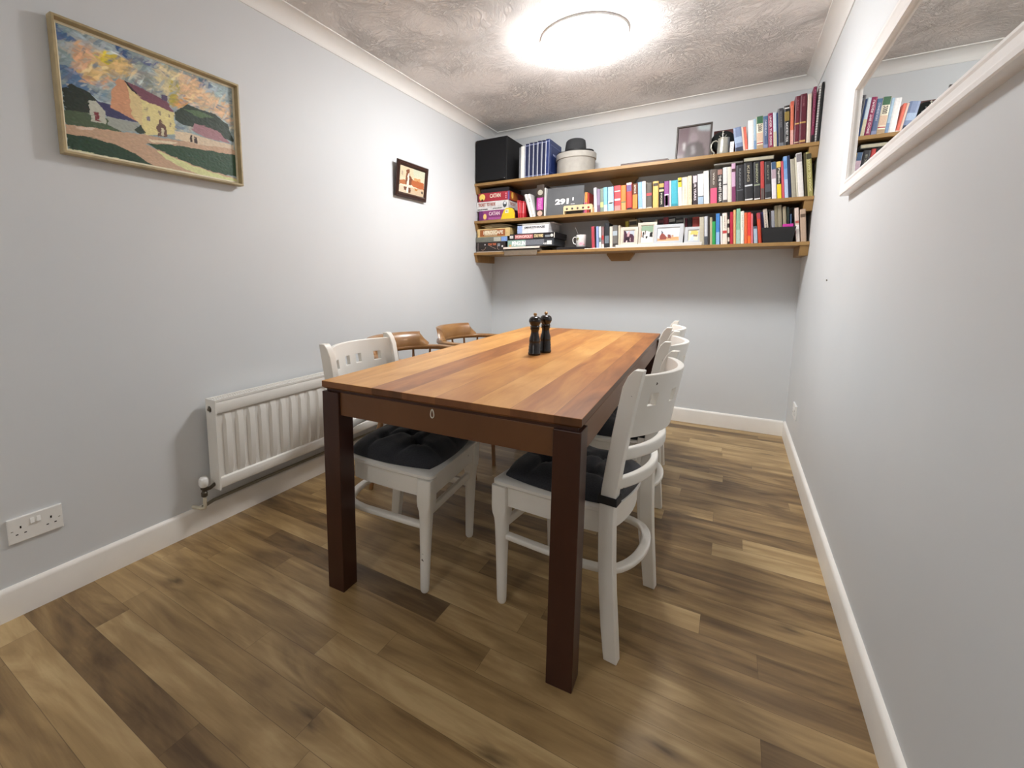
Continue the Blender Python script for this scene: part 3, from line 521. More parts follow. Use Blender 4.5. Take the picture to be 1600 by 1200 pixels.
# ---------------------------------------------------------------- art surfaces
def vnoise(x, y, seed):
    rs = np.random.RandomState(seed); g = rs.rand(64, 64)
    xi, yi = np.floor(x).astype(int), np.floor(y).astype(int); fx, fy = x-xi, y-yi
    fx, fy = fx*fx*(3-2*fx), fy*fy*(3-2*fy); G = lambda a, b: g[a % 64, b % 64]
    return (G(xi, yi)*(1-fx)+G(xi+1, yi)*fx)*(1-fy)+(G(xi, yi+1)*(1-fx)+G(xi+1, yi+1)*fx)*fy
def inside(U, V, poly):
    c = np.zeros(U.shape, bool); n = len(poly); j = n-1
    for i in range(n):
        (xi, yi), (xj, yj) = poly[i], poly[j]
        if yi != yj: c ^= ((yi > V) != (yj > V)) & (U < (xj-xi)*(V-yi)/(yj-yi)+xi)
        j = i
    return c
def art(name, polys, base, org, du, dv, nu, nv, parent, warp=.012, speck=.10, rough=.5, seed=1, freq=14, bump=0, strokes=0, blur=0, split=None):
    """a painted or printed picture: flat shapes in vertex colours, roughened like brushwork; du, dv span it from org"""
    u, v = np.meshgrid(np.linspace(0, 1, nu), np.linspace(0, 1, nv)); a = nu/nv
    wu = u+warp*((vnoise(u*freq, v*freq, seed)-.5)*2+(vnoise(u*freq*3, v*freq*3, seed+1)-.5)); wv = v+warp*((vnoise(u*freq+9, v*freq+5, seed+2)-.5)*2+(vnoise(u*freq*3, v*freq*3, seed+3)-.5))
    wu = u+warp*((vnoise(u*freq, v*freq, seed)-.5)*2+(vnoise(u*freq*3, v*freq*3, seed+1)-.5)); wv = v+warp*((vnoise(u*freq+9, v*freq+5, seed+2)-.5)*2+(vnoise(u*freq*3, v*freq*3, seed+3)-.5))
    col = np.zeros((nv, nu, 3)); col[:] = lin(base)
    rs = np.random.RandomState(seed); asp = np.linalg.norm(du)/np.linalg.norm(dv)
    def brush(count, big):                                # short loaded strokes, each a touch lighter or darker than what it covers
        for k in range(count):
            cu_, cv_ = rs.rand(), rs.uniform(.35 if big else 0, 1)
            if not big and cv_ > .62: continue
            ln, wd = (rs.uniform(.018, .050), rs.uniform(.005, .011)) if big else (rs.uniform(.006, .018), rs.uniform(.002, .005))
            an = rs.uniform(-.5, 1.3) if big else rs.uniform(-.35, .25)
            i0, i1 = int(max(0, (cu_-ln)*nu)), int(min(nu, (cu_+ln)*nu+1)); j0, j1 = int(max(0, (cv_-ln*asp)*nv)), int(min(nv, (cv_+ln*asp)*nv+1))
            if i1 <= i0 or j1 <= j0: continue
            base_c = col[min(nv-1, int(cv_*nv)), min(nu-1, int(cu_*nu))].copy()
            q = 1 if big else .6
            cc = np.clip(base_c*(1+q*rs.uniform(-.30, .36))+q*rs.uniform(-.012, .03)+q*rs.uniform(-.02, .02, 3), 0, 1)
            if big and rs.rand() < .12: cc = np.array(lin(rs.choice(['c9d2d2', '9fb0b8', '6f8098', 'e6d8bc', 'b8bcae'])))
            x, y = (u[j0:j1, i0:i1]-cu_), (v[j0:j1, i0:i1]-cv_)/asp
            x2, y2 = x*math.cos(an)+y*math.sin(an), -x*math.sin(an)+y*math.cos(an)+(x*x)*rs.uniform(-8, 8)
            m_ = np.clip(1.6-1.6*((x2/ln)**2+(y2/wd)**2), 0, 1)*.66; col[j0:j1, i0:i1] = col[j0:j1, i0:i1]*(1-m_[..., None])+cc*m_[..., None]
    sp_i = len(polys) if split is None else split
    for c, p in polys[:sp_i]: col[inside(wu, wv, p)] = lin(c)
    if strokes: brush(strokes, split is not None)
    for c, p in polys[sp_i:]: col[inside(wu, wv, p)] = lin(c)
    if split is not None: brush(int(strokes*1.1), False)
    for k in range(blur): col = (col+np.roll(col, 1, 0)+np.roll(col, -1, 0)+np.roll(col, 1, 1)+np.roll(col, -1, 1))/5
    col = np.clip(col*(1+speck*(vnoise(u*freq*4, v*freq*4, seed+4)-.5))[..., None], 0, 1)
    O, A, B = np.array(org, float), np.array(du, float), np.array(dv, float); NN = np.cross(A, B); NN /= np.linalg.norm(NN)
    hgt = bump*(vnoise(u*freq*4, v*freq*4, seed+8)-.3)
    P = O+u[..., None]*A+v[..., None]*B+hgt[..., None]*NN
    idx = np.arange(nu*nv).reshape(nv, nu); F = np.stack([idx[:-1, :-1], idx[:-1, 1:], idx[1:, 1:], idx[1:, :-1]], -1).reshape(-1, 4)
    me = bpy.data.meshes.new(name); me.from_pydata(P.reshape(-1, 3).tolist(), [], F.tolist())
    ca = me.color_attributes.new('paint', 'FLOAT_COLOR', 'POINT'); ca.data.foreach_set('color', np.concatenate([col.reshape(-1, 3), np.ones((nu*nv, 1))], 1).ravel())
    m, nt, b = nodes_of('picture_'+name); at = N(nt, 'ShaderNodeVertexColor', layer_name='paint'); nt.links.new(at.outputs[0], b.inputs['Base Color']); b.inputs['Roughness'].default_value = rough
    me.materials.append(m); me.polygons.foreach_set('use_smooth', [True]*len(me.polygons)); me.update()
    o = bpy.data.objects.new(name, me); COL.objects.link(o); o.parent = parent; return o
def frame_mb(w, h, prof):
    """mitred frame in the local XZ plane, facing -y, outer size w x h from the origin; prof: (inset, depth towards the viewer)"""
    mb = MB(); mb.loft([[(i, -d, i), (w-i, -d, i), (w-i, -d, h-i), (i, -d, h-i)] for i, d in prof], closed=True); return mb
# large painting on the left wall (local x runs along world +y, facing +x)
pt = thing('framed_painting', 'large oil painting of a yellow farmhouse in a pale gold frame on left wall', 'painting', (.006, -3.268, 1.522), PI/2)
build('frame', frame_mb(.661, .432, [(0, 0), (0, .033), (.0015, .035), (.0075, .035), (.009, .033), (.012, .010), (.016, .008), (.016, 0)]), mat('b3a27c', .42, var=.08, scale=20), pt, smooth=25)
build('inner_slip', frame_mb(.661, .432, [(.0115, .008), (.0115, .0135), (.019, .0125), (.019, .008)]), mat('e4dcc0', .5), pt)
art('canvas', ART_BIG, '96a8ac', (.016, -.010, .016), (.629, 0, 0), (0, 0, .400), 420, 270, pt, warp=.006, speck=.12, rough=.5, seed=5, freq=22, bump=.0005, strokes=1700, split=16)
mb = MB(); mb.box(.01, -.006, .01, .651, 0, .422); build('backing_board', mb, mat('7c6a50', .8), pt)
mb = MB(); mb.box(.02, 0, .2, .64, .006, .23); build('hanging_batten', mb, mat('7c6a50', .8), pt)
# small picture
sp_ = thing('framed_picture', 'small town scene picture in a dark brown frame on left wall', 'picture', (.009, -1.478, 1.652), PI/2)
sp_.rotation_euler = (math.radians(6), 0, PI/2)
build('frame', frame_mb(.352, .232, [(0, 0), (0, .010), (.006, .016), (.012, .014), (.016, .018), (.024, .016), (.032, .008), (.032, 0)]), mat('3a2219', .3, var=.1), sp_, smooth=25)
art('print', ART_SMALL, 'ddd0b4', (.032, -.006, .032), (.288, 0, 0), (0, 0, .168), 150, 100, sp_, warp=.02, speck=.14, seed=21, freq=14, strokes=500)
mb = MB(); mb.box(.005, -.004, .005, .347, 0, .227); build('backing_board', mb, M_DARK, sp_)
mb = MB(); mb.box(.14, 0, .20, .21, .014, .225); build('hanging_cleat', mb, M_DARK, sp_)
# mirror on the right wall (local x runs along world -y, facing -x)
mr = thing('wall_mirror', 'rectangular wall mirror in a broad white moulded frame', 'mirror', (W, -1.438, 1.441), -PI/2)
MW, MH = 1.50, .446
build('frame', frame_mb(MW, MH, [(0, 0), (0, .028), (.003, .031), (.014, .031), (.020, .028), (.040, .024), (.046, .026), (.054, .024), (.057, .017), (.057, 0)]), mat('f6f4f2', .35, var=.01), mr, smooth=20)
mg, nt, b = nodes_of('mirror_glass'); b.inputs['Base Color'].default_value = (.86, .88, .87, 1); b.inputs['Metallic'].default_value = 1; b.inputs['Roughness'].default_value = .01
mb = MB(); mb.box(.05, -.012, .05, MW-.05, -.008, MH-.05); build('mirror_glass', mb, mg, mr)
mb = MB(); mb.box(.02, -.008, .02, MW-.02, 0, MH-.02); build('backing_board', mb, mat('7c6a50', .8), mr)
BOOKS=[
(0, 1.892, 0.043, 0.1518, 0.152, -0.34, '7f8fb0', 'mottled blue grey', [(0, 0.18, '30364a'), (0.35, 0.6, 'a8bcd6')], None),
(0, 1.933, 0.011, 0.1496, 0.148, -0.34, 'e8c9b8', 'cream pink edged', [], None),
(0, 1.944, 0.014, 0.1503, 0.174, -0.34, 'e0705c', 'coral red', [(0, 0.06, 'f0e4dc')], None),
(0, 1.958, 0.029, 0.1835, 0.076, -0.34, 'f2f0ee', 'tall plain white', [], None),
(0, 1.987, 0.014, 0.1882, 0.112, -0.34, 'a9c4d8', 'pale blue', [(0, 0.3, '7f9cc0')], None),
(0, 2.001, 0.035, 0.1988, 0.136, -0.34, 'efe6cf', 'cream and green', [(0.78, 1, '3f6b4c'), (0.17, 0.2, 'b03a48'), (0.02, 0.13, 'b59a78'), (0.24, 0.5, 'dcbfa6')], ('2000', '2a2a2a', 0.54, 0.76, 0.8)),
(0, 2.039, 0.024, 0.1947, 0.134, -0.34, '56688c', 'slate blue', [(0.9, 1, '4c6f95'), (0, 0.12, '8b93b4')], ('DANDELION', 'cfd6e6', 0.4, 0.88, 0.5)),
(0, 2.065, 0.025, 0.2084, 0.115, -0.34, '8c2450', 'crimson', [], ('UNDER THE DOME', 'f4e6ea', 0.06, 0.92, 0.55)),
(0, 2.091, 0.017, 0.2089, 0.091, -0.34, 'c9d9e4', 'pale sky and sand', [(0, 0.45, 'cfc6a8')], None),
(0, 2.108, 0.007, 0.2047, 0.083, -0.34, '26406e', 'thin navy', [], None),
(0, 2.117, 0.026, 0.227, 0.093, -0.34, '3b3b40', 'charcoal', [(0.0, 0.1, '777a80')], ('MOUNTAINS', '8f9196', 0.5, 0.92, 0.4)),
(0, 2.145, 0.026, 0.2377, 0.076, -0.34, '1b1b1e', 'black and gold', [(0.62, 0.85, '8f7a3c'), (0.92, 0.95, 'e8e8e8')], ('SHORTEST TIDE', 'f0f0f0', 0.1, 0.58, 0.6)),
(0, 2.173, 0.016, 0.2575, 0.062, -0.34, 'dd7a5c', 'coral orange', [(0, 0.35, 'e5b0a6'), (0.9, 1, 'c8604c')], None),
(0, 2.191, 0.024, 0.2823, 0.043, -0.34, '6a1e30', 'slim burgundy', [(0.42, 0.45, 'c9a060'), (0.04, 0.06, 'd8c0a0')], ('ATLAS', 'a8707a', 0.7, 0.93, 0.4)),
(0, 2.216, 0.031, 0.2893, 0.048, -0.34, '5f1a2c', 'wide burgundy', [(0.42, 0.45, 'c9a060'), (0.04, 0.08, 'c9a060')], ('VOLUME', 'a8707a', 0.75, 0.95, 0.4)),
(0, 2.251, 0.019, 0.2843, 0.049, -0.34, 'e9dccb', 'tall cream', [(0, 0.01, 'ffffff')], None),
(0, 2.272, 0.015, 0.3192, 0.031, -0.34, '7e1f46', 'tall plum magazine like', [(0, 0.14, '1b1418')], ('GOOD FOOD', 'c98aa8', 0.3, 0.95, 0.35)),
(1, 1.014, 0.02, 0.1803, 0.072, -0.34, 'e6e2ec', 'slim pearl white', [], None),
(1, 1.035, 0.021, 0.169, 0.047, -0.34, '8f7f98', 'slim mauve', [(0, 0.3, '6a4f66')], None),
(1, 1.058, 0.024, 0.17, 0.053, -0.34, '7f8f84', 'sage grey', [(0.2, 0.42, 'c2cf86')], None),
(1, 1.084, 0.027, 0.1761, 0.062, -0.34, '83bfdc', 'sky blue', [(0, 0.28, 'e8f2f4')], None),
(1, 1.114, 0.039, 0.175, 0.051, -0.34, 'a6d0ea', 'wide powder blue', [(0.3, 0.42, 'f4f4f2'), (0.31, 0.36, '3a3a3a')], None),
(1, 1.158, 0.046, 0.1791, 0.056, -0.34, 'cf4a50', 'patterned red', [(0.4, 0.48, 'e8c8cc'), (0, 0.2, 'd78a86'), (0.75, 0.8, 'efb8b8')], None),
(1, 1.206, 0.034, 0.1771, 0.057, -0.34, 'e8803c', 'bright orange', [(0, 0.3, 'dd9a60'), (0.3, 0.36, '6f7a50')], None),
(1, 1.244, 0.037, 0.1901, 0.058, -0.34, 'd9463f', 'scarlet', [(0.93, 1, 'f2ecec'), (0.68, 0.92, '6d5584'), (0, 0.08, '2c2024')], None),
(1, 1.284, 0.035, 0.18, 0.05, -0.34, '6a3a1c', 'brown', [(0.04, 0.58, 'e08a3c')], ('SPICE', 'f0e8d8', 0.62, 0.95, 0.4)),
(1, 1.323, 0.027, 0.1872, 0.064, -0.34, '8eb4e6', 'cornflower blue', [(0, 0.05, 'd8e4f2')], None),
(1, 1.351, 0.023, 0.1902, 0.063, -0.34, 'eeeae0', 'narrow ivory', [], None),
(1, 1.377, 0.037, 0.1761, 0.057, -0.34, '5b554e', 'grey umbrella pictured', [(0.5, 0.6, 'd6494e'), (0.0, 0.05, 'c9c0b0')], None),
(1, 1.419, 0.036, 0.182, 0.049, -0.34, 'dcb568', 'mustard yellow', [(0.82, 0.93, '3a3020')], None),
(1, 1.458, 0.033, 0.175, 0.051, -0.34, '171412', 'black gold titled', [(0.78, 0.93, 'c9a050'), (0.62, 0.7, 'e4d090')], ('NOIR', 'e8e0c8', 0.1, 0.55, 0.35)),
(1, 1.493, 0.029, 0.1752, 0.069, -0.34, '8c4c8c', 'violet', [(0, 0.5, 'e0cfe0'), (0.05, 0.45, '8c3c78')], None),
(1, 1.525, 0.01, 0.1761, 0.057, -0.34, 'f0f0f0', 'very thin white', [], None),
(1, 1.537, 0.041, 0.1751, 0.063, -0.34, '3fa6b8', 'wide teal', [(0.0, 0.1, '2f8a9c')], None),
(1, 1.58, 0.023, 0.1894, 0.079, -0.34, 'f4f1ea', 'white yellow topped', [(0.67, 1, 'e2c62c'), (0.85, 0.9, '403818')], None),
(1, 1.604, 0.035, 0.1892, 0.063, -0.34, 'e6d8c2', 'wide cream', [], ('LANDSCAPES', 'c9b79c', 0.2, 0.7, 0.3)),
(1, 1.64, 0.022, 0.1952, 0.062, -0.34, 'ded6b8', 'narrow buff', [], ('ESSAYS', 'b8ae88', 0.2, 0.8, 0.3)),
(1, 1.669, 0.026, 0.1962, 0.066, -0.34, '3a2f34', 'dark brown big lettered', [(0.75, 0.98, 'c9bcc4')], ('FOUR YEARS', 'e6dce2', 0.15, 0.95, 0.75)),
(1, 1.699, 0.034, 0.1994, 0.075, -0.34, 'f1f2f4', 'white blue footed', [(0, 0.25, '9fb6cc'), (0.25, 0.28, '30343c')], None),
(1, 1.735, 0.03, 0.2155, 0.079, -0.34, 'e6e6e0', 'tall off white', [], None),
(1, 1.769, 0.041, 0.2202, 0.059, -0.34, '5c5048', 'taupe and pink', [(0, 0.45, 'e8587c')], ('WILD', 'dcd8cc', 0.55, 0.9, 0.3)),
(1, 1.813, 0.028, 0.2214, 0.072, -0.34, '1f1a1a', 'black white lettered', [(0.82, 0.97, 'a0756a')], ('THE WHITE TIGER', 'f4f0ea', 0.04, 0.8, 0.75)),
(1, 1.842, 0.025, 0.2252, 0.062, -0.34, 'd9d6d4', 'speckled silver', [(0, 0.08, '50484a'), (0.5, 0.53, '505050')], None),
(1, 1.869, 0.022, 0.2254, 0.071, -0.34, 'd6d3c4', 'slim stone', [], None),
(1, 1.892, 0.022, 0.2445, 0.074, -0.34, 'c8a4c0', 'lilac', [(0.0, 0.4, '7d3560'), (0.78, 0.86, '4c2a34')], None),
(1, 1.917, 0.04, 0.2294, 0.07, -0.34, '2b2a2e', 'wide black script', [(0.3, 0.32, '70747a')], ('RANKIN', '808488', 0.38, 0.9, 0.35)),
(1, 1.962, 0.046, 0.2386, 0.084, -0.34, '26262a', 'widest black silver arc', [(0.38, 0.42, 'c8ccd0'), (0.02, 0.05, 'f0f0f0')], ('KING', 'b0a890', 0.5, 0.92, 0.4)),
(1, 2.012, 0.034, 0.2376, 0.08, -0.34, '29292c', 'black olive titled', [(0.38, 0.42, '8f9a84'), (0.02, 0.05, 'f0f0f0')], ('SHADOW', 'b8ba98', 0.45, 0.95, 0.45)),
(1, 2.048, 0.019, 0.2376, 0.08, -0.34, 'b8403c', 'brick red and grey', [(0, 0.3, '5f5450')], None),
(1, 2.07, 0.032, 0.2326, 0.082, -0.34, '2a2a2d', 'black grey domed', [(0.2, 0.4, '4c5258'), (0.02, 0.04, 'e8e8e8')], ('EXIT', '8a887c', 0.5, 0.9, 0.4)),
(1, 2.106, 0.024, 0.2258, 0.093, -0.34, 'e6e2e8', 'white lilac banded', [(0.8, 1, '3c5878'), (0.55, 0.8, 'b7a0ac')], None),
(1, 2.132, 0.023, 0.2248, 0.094, -0.34, '201a14', 'black and yellow classic', [(0, 0.39, 'f0d024'), (0.84, 1, 'e0c46a')], ('Papillon', 'f6f2e6', 0.42, 0.82, 0.7)),
(1, 2.157, 0.013, 0.2253, 0.116, -0.34, 'd05a68', 'rose red', [], None),
(1, 2.171, 0.018, 0.2525, 0.115, -0.34, '7fa6d8', 'tall mid blue', [(0, 0.45, 'b8cce8'), (0.7, 0.9, '5f98d0')], None),
(1, 2.19, 0.014, 0.2546, 0.118, -0.34, '1f2f52', 'tall navy', [], None),
(1, 2.206, 0.023, 0.2324, 0.116, -0.34, 'aaa594', 'stone grey', [], None),
(1, 2.23, 0.007, 0.2417, 0.124, -0.34, 'e4e0cc', 'thin ivory', [], None),
(1, 2.238, 0.027, 0.2628, 0.122, -0.34, 'ebe9e6', 'tall wide white', [(0.8, 0.98, '8a8488')], None),
(1, 2.269, 0.01, 0.2601, 0.1, -0.34, '4a4228', 'thin dark olive', [], None),
(1, 2.283, 0.026, 0.2629, 0.126, -0.34, 'a59f5e', 'olive green titled', [(0.84, 0.96, '403c28')], ('HOW TO COOK', 'e6e2b0', 0.1, 0.82, 0.6)),
(2, 1.007, 0.022, 0.1668, 0.078, -0.34, 'b2404e', 'thin raspberry', [], None),
(2, 1.029, 0.007, 0.1607, 0.075, -0.34, '20161c', 'very thin black', [], None),
(2, 1.04, 0.018, 0.1656, 0.06, -0.34, '8fa2cc', 'periwinkle blue', [], None),
(2, 1.06, 0.016, 0.1635, 0.055, -0.34, 'd4dcd8', 'silver mint', [(0.3, 0.5, '6c7c80')], None),
(2, 1.079, 0.017, 0.1605, 0.05, -0.34, '8c6a6c', 'patchwork mauve', [(0.4, 0.6, 'b03030'), (0, 0.2, 'd8d4c8')], None),
(2, 1.1, 0.033, 0.1845, 0.043, -0.34, '24272c', 'wide charcoal', [(0.2, 0.5, '6a7680')], None),
(2, 1.137, 0.02, 0.1585, 0.044, -0.34, 'd2cabc', 'narrow oatmeal', [], None),
(2, 1.159, 0.035, 0.1645, 0.055, -0.34, '6a6864', 'weathered grey', [(0.55, 0.75, 'a8b4bc'), (0.1, 0.2, '3a3430')], None),
(2, 1.197, 0.013, 0.1624, 0.037, -0.34, 'cfc4ae', 'thin beige', [], None),
(2, 1.232, 0.024, 0.1987, 0.065, -0.24, 'c4b43c', 'mustard green', [], None),
(2, 1.258, 0.055, 0.2076, 0.058, -0.24, 'b9a988', 'kraft brown', [(0.82, 0.95, '3a342c')], None),
(2, 1.316, 0.019, 0.2057, 0.058, -0.24, '8f8570', 'drab', [], None),
(2, 1.433, 0.019, 0.2006, 0.055, -0.24, 'aaa090', 'pale grey', [], None),
(2, 1.457, 0.032, 0.2026, 0.054, -0.24, '2a1216', 'black and maroon', [(0.85, 0.95, '6a3038')], None),
(2, 1.491, 0.033, 0.2107, 0.062, -0.24, '8c2c38', 'wine red', [], None),
(2, 1.526, 0.043, 0.2077, 0.063, -0.24, '1e1e22', 'black silver lettered', [(0.85, 0.95, 'b4b4b0')], None),
(2, 1.571, 0.046, 0.2006, 0.055, -0.24, '232326', 'glossy black', [(0.85, 0.93, '80807c')], None),
(2, 1.62, 0.007, 0.1987, 0.06, -0.24, 'd8d4cc', 'thin pale', [], None),
(2, 1.629, 0.012, 0.1956, 0.056, -0.24, '6c1c34', 'thin maroon', [], None),
(2, 1.643, 0.029, 0.1977, 0.061, -0.24, '1c1014', 'soft black', [], None),
(2, 1.675, 0.042, 0.2007, 0.06, -0.24, 'b0443c', 'ribbed red', [(0.9, 0.93, '802c28')], None),
(2, 1.725, 0.026, 0.1867, 0.064, -0.34, 'b8b2a0', 'putty', [], None),
(2, 1.753, 0.019, 0.1897, 0.063, -0.34, 'c4c6cc', 'silver grey', [(0, 0.3, '50545c')], None),
(2, 1.773, 0.012, 0.1847, 0.065, -0.34, '37312e', 'thin umber', [], None),
(2, 1.786, 0.013, 0.1807, 0.066, -0.34, 'b9ae8c', 'thin straw', [], None),
(2, 1.799, 0.019, 0.1526, 0.066, -0.34, '2c9a52', 'green', [], None),
(2, 1.82, 0.021, 0.2027, 0.059, -0.34, '3f7fc4', 'blue', [(0, 0.4, '90b8e0')], None),
(2, 1.847, 0.01, 0.1848, 0.076, -0.34, 'eeeae8', 'slim white', [], None),
(2, 1.858, 0.026, 0.2028, 0.069, -0.34, 'e8dcd0', 'rosy cream', [(0.35, 0.44, 'c04040')], ('POETRY', 'a89c94', 0.5, 0.9, 0.3)),
(2, 1.887, 0.011, 0.1788, 0.078, -0.34, '2c2420', 'black and cream checked', [(0.1, 0.25, 'ddd0c0'), (0.4, 0.6, 'ddd0c0'), (0.75, 0.9, 'ddd0c0')], None),
(2, 1.9, 0.017, 0.2077, 0.063, -0.34, 'b3203e', 'cherry red', [], None),
(2, 1.919, 0.014, 0.2198, 0.068, -0.34, 'dcb078', 'apricot', [], None),
(2, 1.934, 0.022, 0.2247, 0.058, -0.34, '84b89c', 'mint green', [(0, 0.4, 'a8c8bc')], None),
(2, 1.958, 0.019, 0.2077, 0.063, -0.34, 'efeee4', 'white', [], ('HISTORY', 'a0a498', 0.4, 0.95, 0.35)),
(2, 1.979, 0.016, 0.1967, 0.066, -0.34, 'e2683c', 'flame orange', [], None),
(2, 1.996, 0.019, 0.1967, 0.066, -0.34, 'e03c34', 'vermilion', [(0, 0.25, 'f0722c')], None),
(2, 2.016, 0.01, 0.1889, 0.079, -0.34, 'dd8088', 'pink', [], None),
(2, 2.031, 0.02, 0.1079, 0.102, -0.34, 'a9bccc', 'short powder blue', [(0.85, 1, '4a5868')], None),
(2, 2.055, 0.018, 0.1912, 0.142, -0.34, 'c9482c', 'rust', [(0.8, 1, 'a84050')], None),
(2, 2.074, 0.008, 0.1963, 0.174, -0.34, '4a2448', 'aubergine', [], None),
(2, 2.083, 0.009, 0.1979, 0.162, -0.34, '2c3464', 'indigo', [], None),
(2, 2.094, 0.021, 0.2157, 0.149, -0.34, 'd8cdc0', 'leaning cream', [], ('NOVEL', '6c6058', 0.4, 0.92, 0.3)),
(2, 2.117, 0.01, 0.1973, 0.102, -0.34, '2a2424', 'thin sooty', [], None),
(2, 2.128, 0.017, 0.2023, 0.099, -0.34, '9a9ca4', 'pewter grey', [], None),
(2, 2.146, 0.017, 0.2313, 0.13, -0.34, '8a8268', 'faded khaki', [], None),
(2, 2.163, 0.019, 0.2321, 0.125, -0.34, '9a917a', 'tall khaki', [], None),
(2, 2.187, 0.017, 0.2224, 0.099, -0.34, 'a39a82', 'sandstone', [], None),
(2, 2.205, 0.012, 0.218, 0.083, -0.34, '243028', 'bottle green', [], None),
(2, 2.219, 0.009, 0.1738, 0.075, -0.34, '3c5878', 'steel blue', [], None),
(2, 2.247, 0.019, 0.2065, 0.107, -0.34, 'dcc8bc', 'blush and white', [(0, 0.5, 'f0ece8'), (0.55, 0.62, 'b86058')], None),
(2, 2.27, 0.028, 0.1962, 0.097, -0.34, 'bfa690', 'tan', [(0.75, 0.85, '6a5444')], None),
]
# ---------------------------------------------------------------- wall shelves
SZ = (1.912, 1.6002, 1.3317); YF = -.3626; TK = .022
SN = ('top', 'middle', 'bottom')
for i, z in enumerate(SZ):
    t = thing('wall_shelf', 'long oak wall shelf, %s one of the three' % SN[i], 'shelf', (0, 0, z), group='oak wall shelves')
    mb = MB(); mb.box(.001, YF, -TK, W-.001, -.001, 0); build('board', mb, M_SHELF, t, bevel=.0015)
    for x0, x1 in ((.001, .024), (W-.046, W-.001)):
        mb = MB(); mb.prism([(-.001, -TK), (-.355, -TK), (-.330, -TK-.062), (-.001, -TK-.062)], x0, x1, 'x'); build('side_cleat', mb, M_SHELF, t, bevel=.001)
    mb = MB(); c = 1.153; mb.prism([(c-.103, -TK), (c+.103, -TK), (c+.103, -TK-.012), (c+.066, -TK-.062), (c-.066, -TK-.062), (c-.103, -TK-.012)], -.045, -.001, 'y'); build('centre_cleat', mb, M_SHELF, t, bevel=.001)
# ---------------------------------------------------------------- books
M_PAGE = mat('e6dfcd', .85, var=.05, scale=300)
def book(sh, x, wd, h, tilt, yf, col, dp, label, group, bands=(), txt=None, name='book', z=None, rough=.45):
    z = SZ[sh] if z is None else z
    t = wd*.99; ct = min(.0025, t*.16)
    mb = MB()                                            # hard or soft cover wrapped round the spine
    mb.prism([(0, 0), (0, -.004), (.22*t, -.0065), (.78*t, -.0065), (t, -.004), (t, dp-.007), (t-ct, dp-.007), (t-ct, 0), (ct, 0), (ct, dp-.007), (0, dp-.007)], 0, h, 'z')
    for k, v in enumerate(mb.v): mb.v[k] = (v[0], v[1]+.0065, v[2])
    o = build(name, mb, mat(col, rough, var=.03, scale=90)); o.location = (x, yf, z); o.rotation_euler = (0, -tilt, 0)
    tag(o, label, 'book', group)
    mb = MB(); mb.box(ct, .0068, .003, t-ct, dp-.003, h-.003); build('page_block', mb, M_PAGE, o)
    for a, b_, c in bands:
        mb = MB(); e = .0004; mb.prism([(.05*t, -.0002), (.22*t, -.0002-.0003), (.78*t, -.0005), (.95*t, -.0002), (.95*t, .002), (.05*t, .002)], a*h, b_*h, 'z'); build('spine_panel', mb, mat(c, rough, var=.06, scale=200), o)
    if txt:
        s, c, a, b_, wf = txt; hor = False
        text('title_lettering', s, mat(c, .5), (t/2, -.0007, (a+b_)/2*h), (0, 0, -1), (1, 0, 0), (b_-a)*h, wf*t*.72, o, ex=.0003)
    return o
prev = None; last = None
START = {0: 'the metal tankard', 1: 'the small thin books', 2: 'the white mug'}
BGROUP = {0: 'books on the top shelf', 1: 'books on the middle shelf', 2: 'books on the bottom shelf'}
for (sh, x, wd, h, tilt, yf, col, desc, bands, txt) in BOOKS:
    new = last is None or last[0] != sh or last[5] != yf
    if not new:                                          # never lean into the left neighbour
        lx, lw, lt = last[1], last[2], last[4]
        tilt = min(tilt, math.atan(math.tan(lt)+max(0, x-lx-lw)/h)-.001)
        x = max(x, lx+lw*math.cos(lt)+.0003)
        if x+wd > lx+lw+.5: pass
    if yf == -.24: dp, lab = .15, ('%s book standing behind the white photo frames' if sh == 2 else '') % desc
    else:
        dp = min(.20, max(.11, h*.72)); lab = None
    y = yf
    if sh == 2 and 2.06 < x < 2.24 and yf == -.34: y = -.315
    if lab is None:
        if sh != (last[0] if last else -1) or (new and sh != 2): lab = '%s book on the %s shelf, right of %s' % (desc, SN[sh], START[sh])
        elif new: lab = '%s book on the bottom shelf, %s' % (desc, 'right of the white mug' if x < 1.2 else 'right of the photo frames')
        else: lab = '%s book on the %s shelf, right of the %s one' % (desc, SN[sh], prev)
    book(sh, x, wd, h, tilt, y, col, dp, lab, BGROUP[sh], bands, txt)
    prev = desc; last = (sh, x, wd, h, tilt, yf)
# right end of the top shelf
def boxthing(name, b, m, label, cat, group=None, bevel=.001, rz=0, origin=None):
    x0, y0, z0, x1, y1, z1 = b; o0 = origin or ((x0+x1)/2, (y0+y1)/2, z0)
    mb = MB(); mb.box(x0-o0[0], y0-o0[1], z0-o0[2], x1-o0[0], y1-o0[1], z1-o0[2]); o = build(name, mb, m, bevel=bevel); o.location = o0; o.rotation_euler = (0, 0, rz)
    return tag(o, label, cat, group)
T0, T1, T2 = SZ
sb = boxthing('spiral_notebook', (2.289, -.335, T0, 2.2985, -.10, T0+.335), mat('e9e9e6', .5), 'white spiral bound notebook at the far right end of top shelf', 'notebook')
for k in range(22):
    z = .012+k*.0145; mb = MB(); mb.tube([(.0+.0065*math.cos(a), -.1175+.006*math.sin(a), z) for a in np.linspace(0, 2*PI, 12, endpoint=False)], .0011, 5, closed=True); build('wire_ring', mb, mat('7c7c7c', .4, metal=.7), sb)
boxthing('folder', (2.3, -.352, T0, 2.3095, -.06, T0+.335), M_BLACK, 'thin black folder against right wall at the end of top shelf', 'folder')
